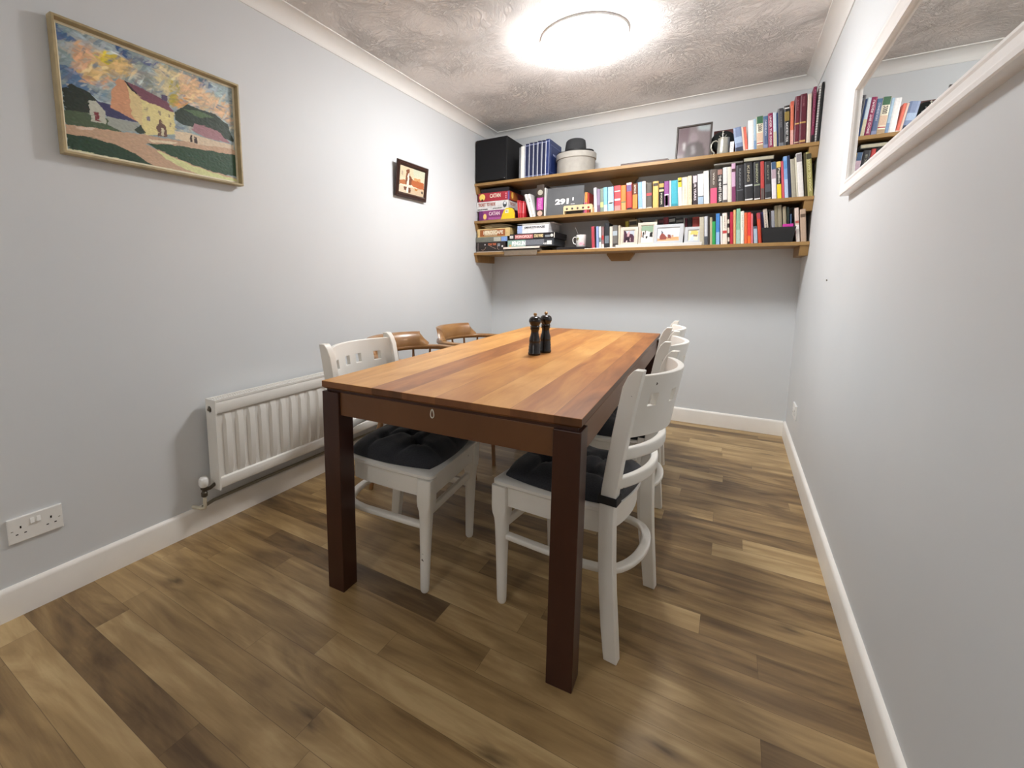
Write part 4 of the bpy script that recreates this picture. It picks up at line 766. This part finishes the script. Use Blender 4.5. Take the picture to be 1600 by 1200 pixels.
# ---------------------------------------------------------------- top shelf, left part
spk = thing('speaker_box', 'large black cube speaker on the left end of top shelf', 'speaker', (.150, -.19, T0))
mb = MB(); mb.box(-.145, -.160, .006, .145, .175, .355); build('cabinet', mb, mat('0d0d10', .75, bump=.2, scale=400), spk, bevel=.010, seg=3)
mb = MB(); mb.box(-.139, -.173, .014, .139, -.160, .347); build('front_grille', mb, mat('0f1013', .95, bump=.6, scale=700), spk, bevel=.006, seg=3)
for a, c in ((-.12, -.13), (.12, -.13), (-.12, .14), (.12, .14)):
    mb = MB(); mb.lathe([(.012, 0), (.012, .007)], (a, c, 0), 12); build('foot', mb, M_DARK, spk)
mb = MB(); mb.box(.128, -.1745, .018, .133, -.173, .022); build('indicator', mb, mat('d8d8d8', .4), spk)
book(0, .397, .013, .245, 0, -.34, '6f7276', .2, 'thin grey book on top shelf between speaker and white book', 'books on the top shelf')
book(0, .413, .030, .250, 0, -.34, 'ecebe6', .2, 'white book on top shelf, left of the navy volumes', 'books on the top shelf')
vx = [.450, .485, .520, .555, .590, .622]; vn = ['first', 'second', 'third', 'fourth', 'fifth']
for k, x in enumerate(vx):
    o = book(0, x, .0335 if k < 5 else .031, .262+.002*k+(.002 if k % 2 else 0), 0, -.345, '131d42' if k < 5 else '1a2e66', .285, 'navy binder volume, %s from the left in the row of six' % (vn[k] if k < 5 else 'sixth'), 'navy volumes on the top shelf', ((.03, .05, '8c94b8'), (.93, .95, '8c94b8')), None, name='binder')
    mb = MB(); mb.box(0, -.001, .002, .0055, .006, .26); build('spine_strip', mb, mat('c9ccd8', .35), o)
    if k == 5:
        mb = MB(); t = .031*.99
        for (a, b_, c, d) in ((.03, .26, .235, .2365), (.03, .26, .03, .0315), (.03, .0315, .03, .2365), (.2585, .26, .03, .2365)): mb.box(t, a, c, t+.0006, b_, d)
        build('cover_border', mb, mat('8c9ac4', .4), o)
        text('title_lettering', 'ENCYCLOPEDIA', mat('a8b2d4', .4), (t+.0006, .145, .17), (0, 1, 0), (0, 0, 1), .12, .014, o, ex=.0003)
hb = thing('hat_box', 'round grey lidded hat box on top shelf', 'box', (.818, -.195, T0))
MG = mat('a5a199', .75, var=.03, scale=30)
mb = MB(); mb.lathe([(.140, 0), (.144, .002), (.144, .125), (.140, .127)], n=56); build('drum', mb, MG, hb, smooth=40)
mb = MB(); mb.lathe([(.1455, .118), (.1515, .118), (.1525, .121), (.1525, .158), (.150, .161), (.10, .162), (.001, .162)], n=56); build('lid', mb, mat('aeaaa2', .75, var=.03, scale=30), hb, smooth=40)
ht = thing('felt_hat', 'dark grey felt hat resting on the round hat box', 'hat', (.812, -.195, T0+.162))
mb = MB(); mb.loft([[((r*1.12)*math.cos(a), r*.98*math.sin(a), z+.006*math.cos(2*a)*(r/.125)) for a in [2*PI*j/48 for j in range(48)]] for r, z in ((.070, .008), (.100, .008), (.122, .012), (.124, .014), (.122, .0155), (.100, .012), (.072, .012))], closed=True); build('brim', mb, mat('333436', .9), ht, smooth=60)
mb = MB(); mb.loft([[((r*1.1)*math.cos(a), r*.95*math.sin(a), z-(dip*(1-abs(math.sin(a))))) for a in [2*PI*j/48 for j in range(48)]] for r, z, dip in ((.076, .010, 0), (.0745, .040, 0), (.070, .080, 0), (.066, .104, .002), (.058, .114, .006), (.040, .116, .012), (.018, .112, .016), (.001, .108, .016))]); build('crown', mb, mat('38393b', .9, bump=.3, scale=300), ht, smooth=70)
mb = MB(); mb.lathe([(.0775, .012), (.0785, .014), (.077, .036), (.0755, .037)], n=48)
mb.v = [(x*1.1, y*.95, z) for x, y, z in mb.v]; build('hat_band', mb, mat('1e1f21', .6), ht, smooth=50)
fl = thing('picture_frame', 'dark brown frame lying flat on the middle of top shelf', 'frame', (1.188, -.34, T0))
mb = frame_mb(.310, .24, [(0, 0), (0, .014), (.004, .017), (.014, .014), (.018, .008), (.018, 0)]); mb.xf(Matrix.Rotation(-PI/2, 4, 'X')); mb.v = [(x, y, -z if False else z) for x, y, z in mb.v]
build('moulding', mb, mat('4c352a', .45), fl, smooth=30)
mb = MB(); mb.box(.012, .012, .001, .298, .228, .007); build('glass', mb, mat('2a2c2e', .1), fl)
# photo frames ---------------------------------------------------------------
def photo(label, x, y, z, w, h, fw, lean, mcol, polys, base, dep=.014, rz=0, seed=3, cat='photo frame', grp=None, blur=1, warp=.03):
    t = thing('photo_frame', label, cat, (x, y, z), 0, grp); t.rotation_euler = (-lean, 0, rz)
    build('frame', frame_mb(w, h, [(0, 0), (0, dep), (.002, dep+.001), (fw*.75, dep+.001), (fw, dep-.005), (fw, 0)]), mcol, t, smooth=25)
    art('photograph', polys, base, (fw-.002, -.0042, fw-.002), (w-2*fw+.004, 0, 0), (0, 0, h-2*fw+.004), 60, 50, t, warp=warp, speck=.10, rough=.25, seed=seed, freq=9, blur=blur)
    mb = MB(); mb.box(.003, -.003, .003, w-.003, .001, h-.003); build('back_board', mb, M_DARK, t)
    mb = MB(); mb.prism([(.001, h*.6), (.0045, h*.6), (.001+h*.16, .002+h*.16*math.sin(lean)), (.001+h*.16-.004, .001+h*.16*math.sin(lean))], w/2-.015, w/2+.015, 'x'); build('strut', mb, M_DARK, t)
    return t
photo('large dark framed monochrome portrait on top shelf beside the tankard', 1.536, -.285, T0, .213, .232, .011, .13, mat('4a4440', .4), [
    ('a4aeb0', [(.6, .85), (1, .8), (1, 1), (.6, 1)]), ('6c5c60', [(0, .1), (.3, .2), (.35, 1), (0, 1)]), ('8c8084', [(.36, .55), (.48, .48), (.6, .55), (.62, .75), (.5, .85), (.38, .76)]), ('585252', [(.2, 0), (.9, 0), (.8, .4), (.6, .52), (.4, .5), (.25, .35)]), ('8a8688', [(.42, .12), (.58, .12), (.55, .4), (.45, .4)]), ('c8c4c4', [(.18, .3), (.22, .3), (.24, .5), (.17, .48)])], '7c7274', .014, 0, 31, blur=7)
# tankard, beret, card, book behind
tk = thing('tankard', 'small pewter tankard with curved handle on top shelf', 'tankard', (1.821, -.302, T0))
MP = mat('b4b3a8', .34, metal=.55)
mb = MB(); mb.lathe([(.037, 0), (.038, .004), (.035, .008), (.0345, .04), (.0335, .085), (.0325, .100), (.034, .103), (.034, .105), (.031, .105), (.031, .02), (.001, .018)], n=32); build('body', mb, MP, tk, smooth=40)
mb = MB(); mb.tube([(-.031, 0, .088), (-.045, -.002, .096), (-.060, -.003, .092), (-.070, -.003, .075), (-.070, -.003, .052), (-.062, -.002, .034), (-.050, -.001, .020), (-.056, 0, .008)], .0042, 8, up=(0, 1, 0)); build('handle', mb, MP, tk, smooth=60)
bt = thing('beret', 'black beret with a silver bugle badge behind the tankard', 'hat', (1.812, -.235, T0))
mb = MB(); mb.loft([[(r*math.cos(a)*1.02, y, .104+r*math.sin(a)*.94) for a in [2*PI*j/36 for j in range(36)]] for r, y in ((.002, -.030), (.03, -.029), (.052, -.024), (.066, -.012), (.0705, 0), (.066, .012), (.050, .020), (.03, .023), (.002, .024))]); build('felt', mb, mat('131715', .95, bump=.3, scale=300), bt, smooth=70)
mb = MB(); ring = [(-.020*math.cos(a), -.0315, .137-.016*math.sin(a)) for a in np.linspace(0.1, PI-.1, 13)]; mb.tube(ring, lambda s: .0022+.002*s, 6, up=(0, 1, 0))
mb.tube([(0, -.0315, .125), (0, -.0315, .151)], .0028, 6); mb.lathe([(.001, .152), (.005, .155), (.006, .159), (.001, .164)], (0, -.0315, 0), 10); mb.tube([(-.008, -.0315, .144), (.008, -.0315, .144)], .0018, 6)
build('cap_badge', mb, mat('d6d2c4', .25, metal=.8), bt, smooth=60)
mb = MB(); mb.lathe([(.001, 0), (.020, 0), (.016, .040), (.001, .040)], n=20); build('stand', mb, M_DARK, bt)
cd = boxthing('greeting_card', (1.858, -.332, T0, 1.880, -.329, T0+.072), mat('e8e6e2', .6), 'small white card leaning by the tankard', 'card', rz=-.25)
mb = MB()
for k in range(5): mb.box(-.007, -.0019, .016+k*.010, .006, -.0014, .018+k*.010)
build('printed_lines', mb, mat('9aa0a8', .6), cd)
boxthing('book', (1.752, -.125, T0, 1.884, -.095, T0+.205), mat('5a2a26', .5), 'reddish brown book standing face out behind the beret', 'book', 'books on the top shelf')
# ---------------------------------------------------------------- middle shelf, left part
def gamebox(label, x0, y0, z0, x1, y1, z1, col, group='stacked board games', side=None, name='board_game_box', lid=.6, rz=0):
    t = thing(name, label, 'box', ((x0+x1)/2, (y0+y1)/2, z0), rz, group); w, d, h = (x1-x0)/2, (y1-y0)/2, z1-z0
    c = mat(col, .35, var=.05, scale=40); e = .0015
    mb = MB(); mb.box(-w+e, -d+e, 0, w-e, d-e, h*.9); build('tray', mb, c, t, bevel=.0008)
    mb = MB(); mb.box(-w, -d, h*(1-lid), w, d, h); build('lid', mb, c, t, bevel=.0012)
    t['w'] = w; t['d'] = d; t['h'] = h; return t
def fpanel(t, name, a, b, c, d, col, yo=.0005):
    """flat printed patch on the front of a box, a..b across and c..d up as fractions"""
    w, dd, h = t['w'], t['d'], t['h']; mb = MB(); mb.box(-w+2*w*a, -dd-yo, h*c, -w+2*w*b, -dd+.001, h*d); return build(name, mb, mat(col, .4, var=.08, scale=120), t)
def fdisc(t, name, a, c, rx, rz, col, yo=.0007):
    w, dd, h = t['w'], t['d'], t['h']; mb = MB(); cx, cz = -w+2*w*a, h*c
    mb.loft([[(cx+rx*math.cos(q), y, cz+rz*math.sin(q)) for q in [2*PI*j/24 for j in range(24)]] for y in (-dd-yo, -dd+.001)]); return build(name, mb, mat(col, .4), t)
def ftext(t, s, a, b, c, d, col, yo=.0012, side=False, bold=.02):
    w, dd, h = t['w'], t['d'], t['h']
    if side: return text('lettering', s, mat(col, .4), (w+.0008, -dd+2*dd*(a+b)/2, h*(c+d)/2), (0, 1, 0), (0, 0, 1), 2*dd*(b-a), h*(d-c), t, bold)
    return text('lettering', s, mat(col, .4), (-w+2*w*(a+b)/2, -dd-yo, h*(c+d)/2), (1, 0, 0), (0, 0, 1), 2*w*(b-a), h*(d-c), t, bold)
g = gamebox('purple board game box under the white game box on middle shelf', .029, -.325, T1, .325, -.03, T1+.084, '8c3a78'); fpanel(g, 'printed_panel', 0, .12, .02, .98, '6a2a6c'); fdisc(g, 'printed_sun', .19, .42, .016, .024, 'f0cf7c'); ftext(g, 'CATAN', .32, .66, .5, .86, 'f0d8e4'); ftext(g, 'CATAN', .08, .3, .35, .8, 'f0d8e4', side=True); fpanel(g, 'printed_panel', .3, .72, .08, .3, 'b05aa0')
g = gamebox('white board game box with red lettering, middle of the shelf stack', .004, -.325, T1+.0845, .303, -.03, T1+.160, 'dcdcdc')
ftext(g, 'TICKET TO RIDE', .05, .60, .50, .85, 'a8523c'); ftext(g, 'DAYS OF WONDER', .04, .36, .10, .22, '2a2a2a'); ftext(g, 'ALAN R MOON', .52, .80, .14, .26, '4a4a4a'); fdisc(g, 'printed_emblem', .89, .56, .018, .026, '3a4248'); fpanel(g, 'printed_panel', .86, .93, .55, .85, 'd8dce0', .001)
ftext(g, 'TICKET', .1, .5, .5, .8, 'b08474', side=True); ftext(g, 'WONDER', .06, .45, .1, .25, '2a2a2a', side=True)
g = gamebox('red board game box on top of the middle shelf stack', .020, -.325, T1+.1605, .312, -.03, T1+.232, 'a82838'); fdisc(g, 'printed_sun', .13, .52, .028, .028, 'f2d86c'); fdisc(g, 'printed_sun', .13, .18, .010, .010, '5c2a1c', .001); ftext(g, 'CATAN', .38, .72, .38, .84, 'f6efd8'); fpanel(g, 'printed_panel', .95, 1.0, .02, .98, '6c5a9c')
for k in (.28, .5, .74): fdisc(g, 'printed_dot', .89, k, .006, .006, 'e89aa4')
mb = MB(); mb.box(g['w'], -g['d']+.02, .004, g['w']+.0006, .02, .068); build('printed_panel', mb, mat('b0662c', .4), g)
mb = MB(); mb.loft([[(g['w']+q, -.09+.02*math.cos(a), .04+.026*math.sin(a)) for a in [2*PI*j/20 for j in range(20)]] for q in (0, .001)]); build('printed_sun', mb, mat('efc860', .4), g)
gamebox('flat black box lying on top of the red game box', .035, -.31, T1+.2325, .30, -.06, T1+.268, '1a161c')
# yellow dome shaped box
yd = thing('yellow_sign_box', 'small yellow dome shaped box in front of the purple game', 'box', (.310, -.343, T1))
pl = [(-.060, 0), (.060, 0), (.056, .045), (.048, .072), (.034, .085), (.012, .090), (-.014, .087), (-.034, .070), (-.048, .040)]
mb = MB(); mb.prism(pl, -.015, .013, 'y'); build('body', mb, mat('e8c822', .4, var=.02), yd, bevel=.003)
mb = MB(); mb.prism([(-.022, .048), (.010, .046), (.010, .076), (-.018, .074)], -.0157, -.014, 'y'); build('label_panel', mb, mat('f2eed0', .5), yd)
text('lettering', 'BJ', mat('6c6648', .5), (-.006, -.0162, .061), (1, 0, 0), (0, 0, 1), .014, .016, yd)
# red crinkled folders and leaning white books
for k in range(5):
    o = book(1, .385+.013*k, .011, .150-.004*k, [.07, .04, .015, -.01, -.03][k], -.31, ('c42a36', 'd8404a', 'b8202c', 'dc5058', 'a81c28')[k], .17, 'thin glossy red booklet beside purple game, %s from the left' % ('first', 'second', 'third', 'fourth', 'fifth')[k], 'red booklets on the middle shelf', ((.3, .9, ('e05a60', 'e8707a', 'd04048', 'f08a90', 'c83a44')[k]),), None, name='booklet', rough=.25)
book(1, .499, .018, .192, .29, -.33, 'ecebe8', .19, 'leaning white book left of the pink labelled spine, thinner one', 'leaning white books', (), ('JOURNAL', '50545c', .2, .8, .3))
book(1, .519, .026, .190, .285, -.33, 'e2e1de', .19, 'leaning white book left of the pink labelled spine, thicker one', 'leaning white books', ((.05, .1, 'c9c6c2'),), ('Q', '7a7a7c', .66, .8, .5))
pb = book(1, .548, .062, .250, .0, -.325, '3f342c', .24, 'tall brown book with pink label and two pale circles', 'books on the middle shelf', ((.22, .60, 'b83c9c'),), ('TOOLKIT', 'f0b8e0', .24, .58, .6))
for q, c in ((.11, 'd8b4a4'), (.76, 'b8b4a4')):
    mb = MB(); mb.loft([[(.031+.021*math.cos(a), y, .250*q+.021*math.sin(a)) for a in [2*PI*j/24 for j in range(24)]] for y in (-.0012, .0)]); build('printed_circle', mb, mat(c, .5), pb)
book(1, .6125, .011, .222, .0, -.325, 'd9d8d4', .2, 'thin white book left of the grey numbered plaque', 'books on the middle shelf')
# grey numbered plaque
gp = thing('number_plaque', 'grey plaque with white house numbers leaning on middle shelf', 'plaque', (.770, -.30, T1)); gp.rotation_euler = (-.10, 0, 0)
mb = MB(); mb.box(-.146, -.006, 0, .146, .006, .222); build('slate', mb, mat('5b5d60', .7, var=.04, scale=12), gp, bevel=.001)
mw = mat('ecedee', .5)
text('number_lettering', '291', mw, (-.022, -.0075, .108), (1, 0, 0), (0, 0, 1), .108, .046, gp, .05, ex=.0015)
text('number_lettering', '1', mw, (.066, -.0075, .122), (1, 0, 0), (0, 0, 1), .010, .024, gp, .05, ex=.0015)
mb = MB(); mb.box(.050, -.009, .082, .080, -.006, .086); build('number_bar', mb, mw, gp)
mb = MB(); mb.prism([(0, .15), (.004, .15), (.085, .010), (.081, .008)], -.02, .02, 'x'); build('strut', mb, M_DARK, gp)
# wooden rack with round holes
rk = thing('wooden_rack', 'small pale wooden rack with five round holes', 'rack', (.892, -.345, T1))
n = 5; us = [-.108]; 
mb = MB(); hx = [-.082+.041*k for k in range(5)]; r = .0085
def holed(mb, x0, x1, z0, z1, hs, zc, r, y0, y1):
    xs = [x0]+[(hs[i]+hs[i+1])/2 for i in range(len(hs)-1)]+[x1]
    for i, c in enumerate(hs):
        out, inn = plate_ring(c, zc, xs[i], xs[i+1], z0, z1, r, 16)
        mb.loft([[(x, y0, z) for x, z in out], [(x, y1, z) for x, z in out], [(x, y1, z) for x, z in inn], [(x, y0, z) for x, z in inn]], closed=True)
holed(mb, -.106, .106, .024, .064, hx, .040, r, -.014, -.008)
M_PALE = mat('d9c197', .55, var=.06, scale=25); build('front_panel', mb, M_PALE, rk)
mb = MB()
for s in (-1, 1): mb.box(s*.106-.005, -.012, 0, s*.106+.005, .030, .058)
build('end_piece', mb, M_PALE, rk, bevel=.001)
mb = MB(); mb.box(-.101, -.008, .052, .101, .030, .058); build('top_panel', mb, M_PALE, rk)
boxthing('wooden_block', (.999, -.345, T1, 1.012, -.315, T1+.036), mat('a8845a', .6), 'little brown wooden block right of the holed rack', 'block')
for x, w_, h_, c, d in ((.885, .009, .150, '3c3438', 'very thin dark'), (.896, .016, .168, 'e8dce0', 'small white and purple'), (.914, .020, .172, 'e89c50', 'small orange and pink'), (.937, .012, .166, 'b83c38', 'small red white')):
    book(1, x, w_, h_, .02, -.245, c, .13, '%s book behind the holed wooden rack' % d, 'books on the middle shelf', ((.0, .55, {'e8dce0': '8c3c78', 'e89c50': 'd8607c'}.get(c, c)),) if c in ('e8dce0', 'e89c50') else ())
# flat books lying across the row
boxthing('book', (1.775, -.325, 1.8475, 1.936, -.10, 1.857), mat('77736c', .6), 'thin grey book lying flat across the black white row', 'book', 'books on the middle shelf')
fb = boxthing('book', (1.940, -.330, 1.8475, 2.098, -.09, 1.870), mat('6c6a62', .6), 'thick grey book lying flat across the wide black books', 'book', 'books on the middle shelf')
mb = MB(); mb.box(-.076, -.1205, .003, .076, -.118, .0195); build('page_block', mb, mat('b9b39c', .8), fb)
# ---------------------------------------------------------------- bottom shelf, left part
boxthing('flat_box', (.010, -.335, T2, .282, -.04, T2+.009), mat('b8aca0', .6), 'flat pale box at the very bottom left of shelf', 'box')
g = gamebox('black space game box at bottom left of the lowest shelf', .008, -.335, T2+.0095, .286, -.04, T2+.088, '2a2220'); ftext(g, 'STAR TREK', .42, .70, .62, .86, 'd8744c'); fpanel(g, 'printed_line', .06, .075, .1, .9, '8c8480')
mb = MB(); w_, d_, h_ = g['w'], g['d'], g['h']
for P in ([(.18, .2), (.24, .12), (.30, .2), (.34, .45)], [(.42, .7), (.55, .45), (.68, .25)], [(.74, .6), (.74, .25), (.80, .15)]): mb.tube([(-w_+2*w_*a, -d_-.001, h_*c) for a, c in P], .0012, 5, up=(0, 1, 0))
build('printed_line', mb, mat('c8a898', .5), g); fdisc(g, 'printed_dot', .31, .72, .006, .006, 'd8d0d0'); fdisc(g, 'printed_dot', .90, .5, .008, .008, 'e8e4e4'); fpanel(g, 'printed_panel', .74, .82, .5, .8, '8c9098')
g = gamebox('grey and blue flat game box under the tan wooden box', .004, -.335, T2+.0885, .302, -.04, T2+.130, '77796f'); fpanel(g, 'printed_panel', .58, .80, .1, .9, 'b8b8ac'); fpanel(g, 'printed_panel', .82, 1, .05, .95, '7a9cd4')
g = gamebox('tan wooden look game box with orange panel', .018, -.335, T2+.1305, .325, -.05, T2+.200, 'd9bd84'); fpanel(g, 'printed_panel', .09, .86, .08, .88, 'a05c2c'); fpanel(g, 'printed_panel', .22, .62, .14, .8, 'c8b08c', .001); ftext(g, 'HEROSCAPE', .2, .8, .30, .74, 'f4ead4', .0020)
# loose papers on it
pp = thing('paper_stack', 'curling cream papers lying on the tan game box', 'papers', (.20, -.2, T2+.200))
for k in range(4):
    mb = MB(); a = .10+.012*k; rg = []
    for s in np.linspace(-1, 1, 13):
        z = .001+.0045*k+.014*(1-s*s)+(.002*k); x = s*a+.004*k*(-1)**k
        rg.append([(x, -.125, z), (x, .11, z), (x, .11, z+.0012), (x, -.125, z+.0012)])
    mb.loft(rg); build('sheet', mb, mat('d8c7a0' if k % 2 else 'e6dcc0', .8), pp, smooth=40)
ff = thing('cardboard_folder', 'pale cardboard folder overhanging the lowest shelf front edge', 'folder', (.45, -.2, T2))
mb = MB(); mb.box(-.158, -.175, .0005, .155, .14, .012); build('lower_sheet', mb, mat('6c6458', .7), ff)
mb = MB(); mb.box(-.150, -.165, .012, .150, .14, .036); build('packed_papers', mb, mat('453d38', .8), ff, bevel=.001)
mb = MB(); mb.prism([(-.170, .0365), (-.182, .034), (-.186, .020), (-.184, .020), (-.181, .032), (-.170, .0345), (.14, .0345), (.14, .0365)], -.160, .156, 'x'); build('top_sheet', mb, mat('dccfc4', .7), ff)
mb = MB(); mb.prism([(-.176, .001), (-.176, .0), (-.180, -.030), (-.183, -.034), (-.184, -.030), (-.182, .004), (-.176, .004)], -.15, .135, 'x'); build('drooping_flap', mb, mat('7a6c5c', .75), ff)
Z1_ = T2+.0370
g = gamebox('green and grey game box with bold white lettering', .312, -.345, Z1_, .708, -.06, Z1_+.056, '3c4046'); fpanel(g, 'printed_panel', 0, .40, .03, .97, '8fb0a4'); fpanel(g, 'printed_panel', .40, .80, .2, .95, '70747c'); ftext(g, 'PENGUIN', .10, .40, .15, .82, 'f4f6f4', .0014, bold=.04); fpanel(g, 'printed_panel', .86, .96, .18, .72, 'e4e4e2'); ftext(g, 'AGES', .78, .86, .18, .45, 'e8e8e8'); fdisc(g, 'printed_dot', .06, .2, .012, .008, 'd8a868', .0014)
g = gamebox('black game box with red title, above the green grey box', .330, -.345, Z1_+.0565, .722, -.06, Z1_+.104, '17141a'); fpanel(g, 'printed_panel', .0, .08, .25, .75, 'd0ccc8'); fpanel(g, 'printed_panel', .115, .52, .14, .84, 'b8686a'); ftext(g, 'MONOPOLY', .13, .50, .26, .74, 'f0c8c4', .0014, bold=.04); ftext(g, 'STAR WARS', .545, .74, .26, .82, 'e6d2a0', bold=.04); fpanel(g, 'printed_panel', .78, .88, .25, .6, '8c949a'); fdisc(g, 'printed_dot', .92, .5, .012, .012, 'e8e4dc'); fpanel(g, 'printed_panel', .965, .98, .1, .95, 'e0dcd0')
g = gamebox('white game box with small black lettering topping the stack', .397, -.345, Z1_+.1045, .664, -.08, Z1_+.182, 'e6e7ea'); fpanel(g, 'printed_panel', 0, .16, .03, .97, 'a0b4dc'); fpanel(g, 'printed_panel', .0, 1, .82, .99, 'b8b6b0'); ftext(g, 'SMARTPHRAZE', .23, .88, .50, .70, '3c3c40', .0014)
boxthing('leaflet', (.40, -.30, Z1_+.1825, .69, -.09, Z1_+.188), mat('e4dcd8', .7), 'pale leaflet lying on the white game box', 'leaflet')
boxthing('laptop', (.735, -.350, T2, .965, -.10, T2+.020), mat('1c1a1e', .35), 'closed black laptop under the white mug', 'laptop', bevel=.003)
mg_ = thing('mug', 'white mug with pink flower print holding a spoon', 'mug', (.908, -.290, T2+.020))
mb = MB(); mb.lathe([(.033, 0), (.036, .004), (.037, .09), (.036, .092), (.034, .090), (.0335, .010), (.001, .008)], n=32); build('cup', mb, mat('d6d5d2', .2), mg_, smooth=40)
mb = MB(); mb.tube([(-.036, 0, .074), (-.052, 0, .078), (-.063, 0, .066), (-.064, 0, .046), (-.056, 0, .028), (-.036, 0, .020)], .0045, 8, up=(0, 1, 0)); build('handle', mb, mat('d6d5d2', .2), mg_, smooth=60)
for a, z, r, c in ((.25, .022, .012, 'e8a8b8'), (.62, .030, .009, 'f0c0c8'), (-.6, .058, .011, '5c4a3c'), (-.38, .064, .007, '8c9c5c'), (.9, .018, .006, 'd88898')):
    mb = MB(); an = -PI/2+a; mb.loft([[(q*math.cos(an+r*1.0*math.cos(b)/.037), q*math.sin(an+r*math.cos(b)/.037), z+r*math.sin(b)) for b in [2*PI*j/12 for j in range(12)]] for q in (.0366, .0374)]); build('printed_flower', mb, mat(c, .4), mg_)
spn = thing('spoon', 'metal spoon standing in the white mug', 'spoon', (.905, -.29, T2+.031))
mb = MB(); mb.tube([(.012, .004, .002), (-.015, .0, .075), (-.045, -.004, .142)], lambda s: .0016+.0012*s, 8, flat=None); mb.tube([(.018, .004, .001), (.014, .004, .002), (.010, .004, .014), (.006, .003, .024)], lambda s: .003+.006*math.sin(s*PI), 8); build('body', mb, M_CHROME, spn, smooth=60)
for k, (x, a) in enumerate(((.985, .1), (1.045, -.2), (1.10, .12), (1.15, 0))):
    o = boxthing('paper_slip', (x-.028, -.3595, T2, x+.028, -.343, T2+.004+.002*(k % 2)), mat('efece6', .7), 'white paper slip before the small books, %s from the mug' % ('nearest', 'second', 'third', 'fourth')[k], 'paper', 'paper slips at the shelf edge')
# ledge with four photo frames
ld = thing('display_ledge', 'long white display ledge carrying the four photo frames', 'ledge', (1.46, -.33, T2))
mb = MB(); mb.box(-.278, -.030, 0, .278, .035, .012); mb.box(-.278, -.030, .012, .278, -.025, .021); build('tray', mb, mat('d6d4cf', .4, var=.01), ld, bevel=.001)
FW = mat('ccc4b6', .4, var=.01); FW2 = mat('bcbfc3', .4, var=.01); LZ = T2+.0125; gr = 'photo frames on the white ledge'
photo('square cream photo frame with dark group picture, leftmost on ledge', 1.203, -.319, LZ, .124, .136, .026, .06, FW, [('4a2c3c', [(0, 0), (1, 0), (1, .45), (.8, .7), (.3, .75), (.1, 1), (0, 1)]), ('c8a4a8', [(.3, .5), (.5, .5), (.6, .95), (.4, .9)]), ('2c1c28', [(.15, .1), (.6, .1), (.7, .4), (.2, .45)]), ('d8c0c0', [(.25, 0), (.35, 0), (.35, .2), (.25, .2)]), ('d8c0c0', [(.6, .15), (.66, .15), (.66, .4), (.6, .4)])], 'b8c0cc', seed=41, grp=gr, dep=.010)
photo('upright cream photo frame with black white sports picture on ledge', 1.322, -.302, LZ, .126, .164, .024, .05, FW, [('8ca48c', [(0, .7), (1, .6), (1, 1), (0, 1)]), ('1e1c1a', [(.1, .3), (.25, .3), (.25, .65), (.12, .6)]), ('1e1c1a', [(.4, .2), (.55, .25), (.55, .4), (.4, .35)]), ('1e1c1a', [(.7, .35), (.95, .3), (.95, .6), (.75, .6)]), ('a87c5c', [(.0, .3), (.08, .3), (.08, .7), (0, .7)]), ('5c4c40', [(.3, .45), (.38, .45), (.38, .7), (.3, .7)])], 'eceae8', seed=43, grp=gr, dep=.010)
photo('wide white photo frame with people on a beach, on ledge', 1.432, -.319, LZ, .188, .140, .026, .06, FW2, [('d8a87c', [(0, 0), (1, 0), (1, .3), (.5, .35), (0, .2)]), ('8a4438', [(.1, .15), (.4, .12), (.42, .35), (.3, .6), (.18, .62), (.12, .4)]), ('7c3c34', [(.45, .2), (.7, .2), (.62, .5), (.5, .55)]), ('d89c68', [(.6, .12), (.95, .15), (.95, .3), (.65, .3)]), ('3c3440', [(.18, .6), (.24, .6), (.24, .8), (.18, .8)]), ('b89478', [(.68, .3), (.76, .3), (.76, .45), (.68, .45)])], 'dfe6ec', seed=47, grp=gr, dep=.010)
photo('small grey white photo frame with yellow sky picture, rightmost on ledge', 1.628, -.314, LZ, .106, .114, .024, .06, FW2, [('e0c870', [(.2, .6), (.9, .55), (1, .8), (.7, 1), (.3, .95)]), ('c8d4ec', [(.15, 0), (.6, 0), (.55, .5), (.35, .6)]), ('8c7c78', [(.5, .4), (.9, .35), (.9, .55), (.5, .6)])], 'e6e0c8', seed=53, grp=gr, dep=.010)
# black tub and pink notebook
tbx = thing('desk_tidy', 'black plastic tub holding books at right of lowest shelf', 'tub', (2.152, -.340, T2))
mb = MB(); mb.prism([(-.074, 0), (.074, 0), (.088, .094), (-.088, .094)], -.020, -.017, 'y'); build('front_wall', mb, M_BLACK, tbx)
mb = MB(); mb.prism([(-.074, 0), (.074, 0), (.075, .004), (-.075, .004)], -.017, .010, 'y'); build('base', mb, M_BLACK, tbx)
boxthing('notebook', (2.172, -.346, T2+.0045, 2.226, -.338, T2+.112), mat('c8349c', .5), 'magenta notebook sticking up out of the black tub', 'notebook')
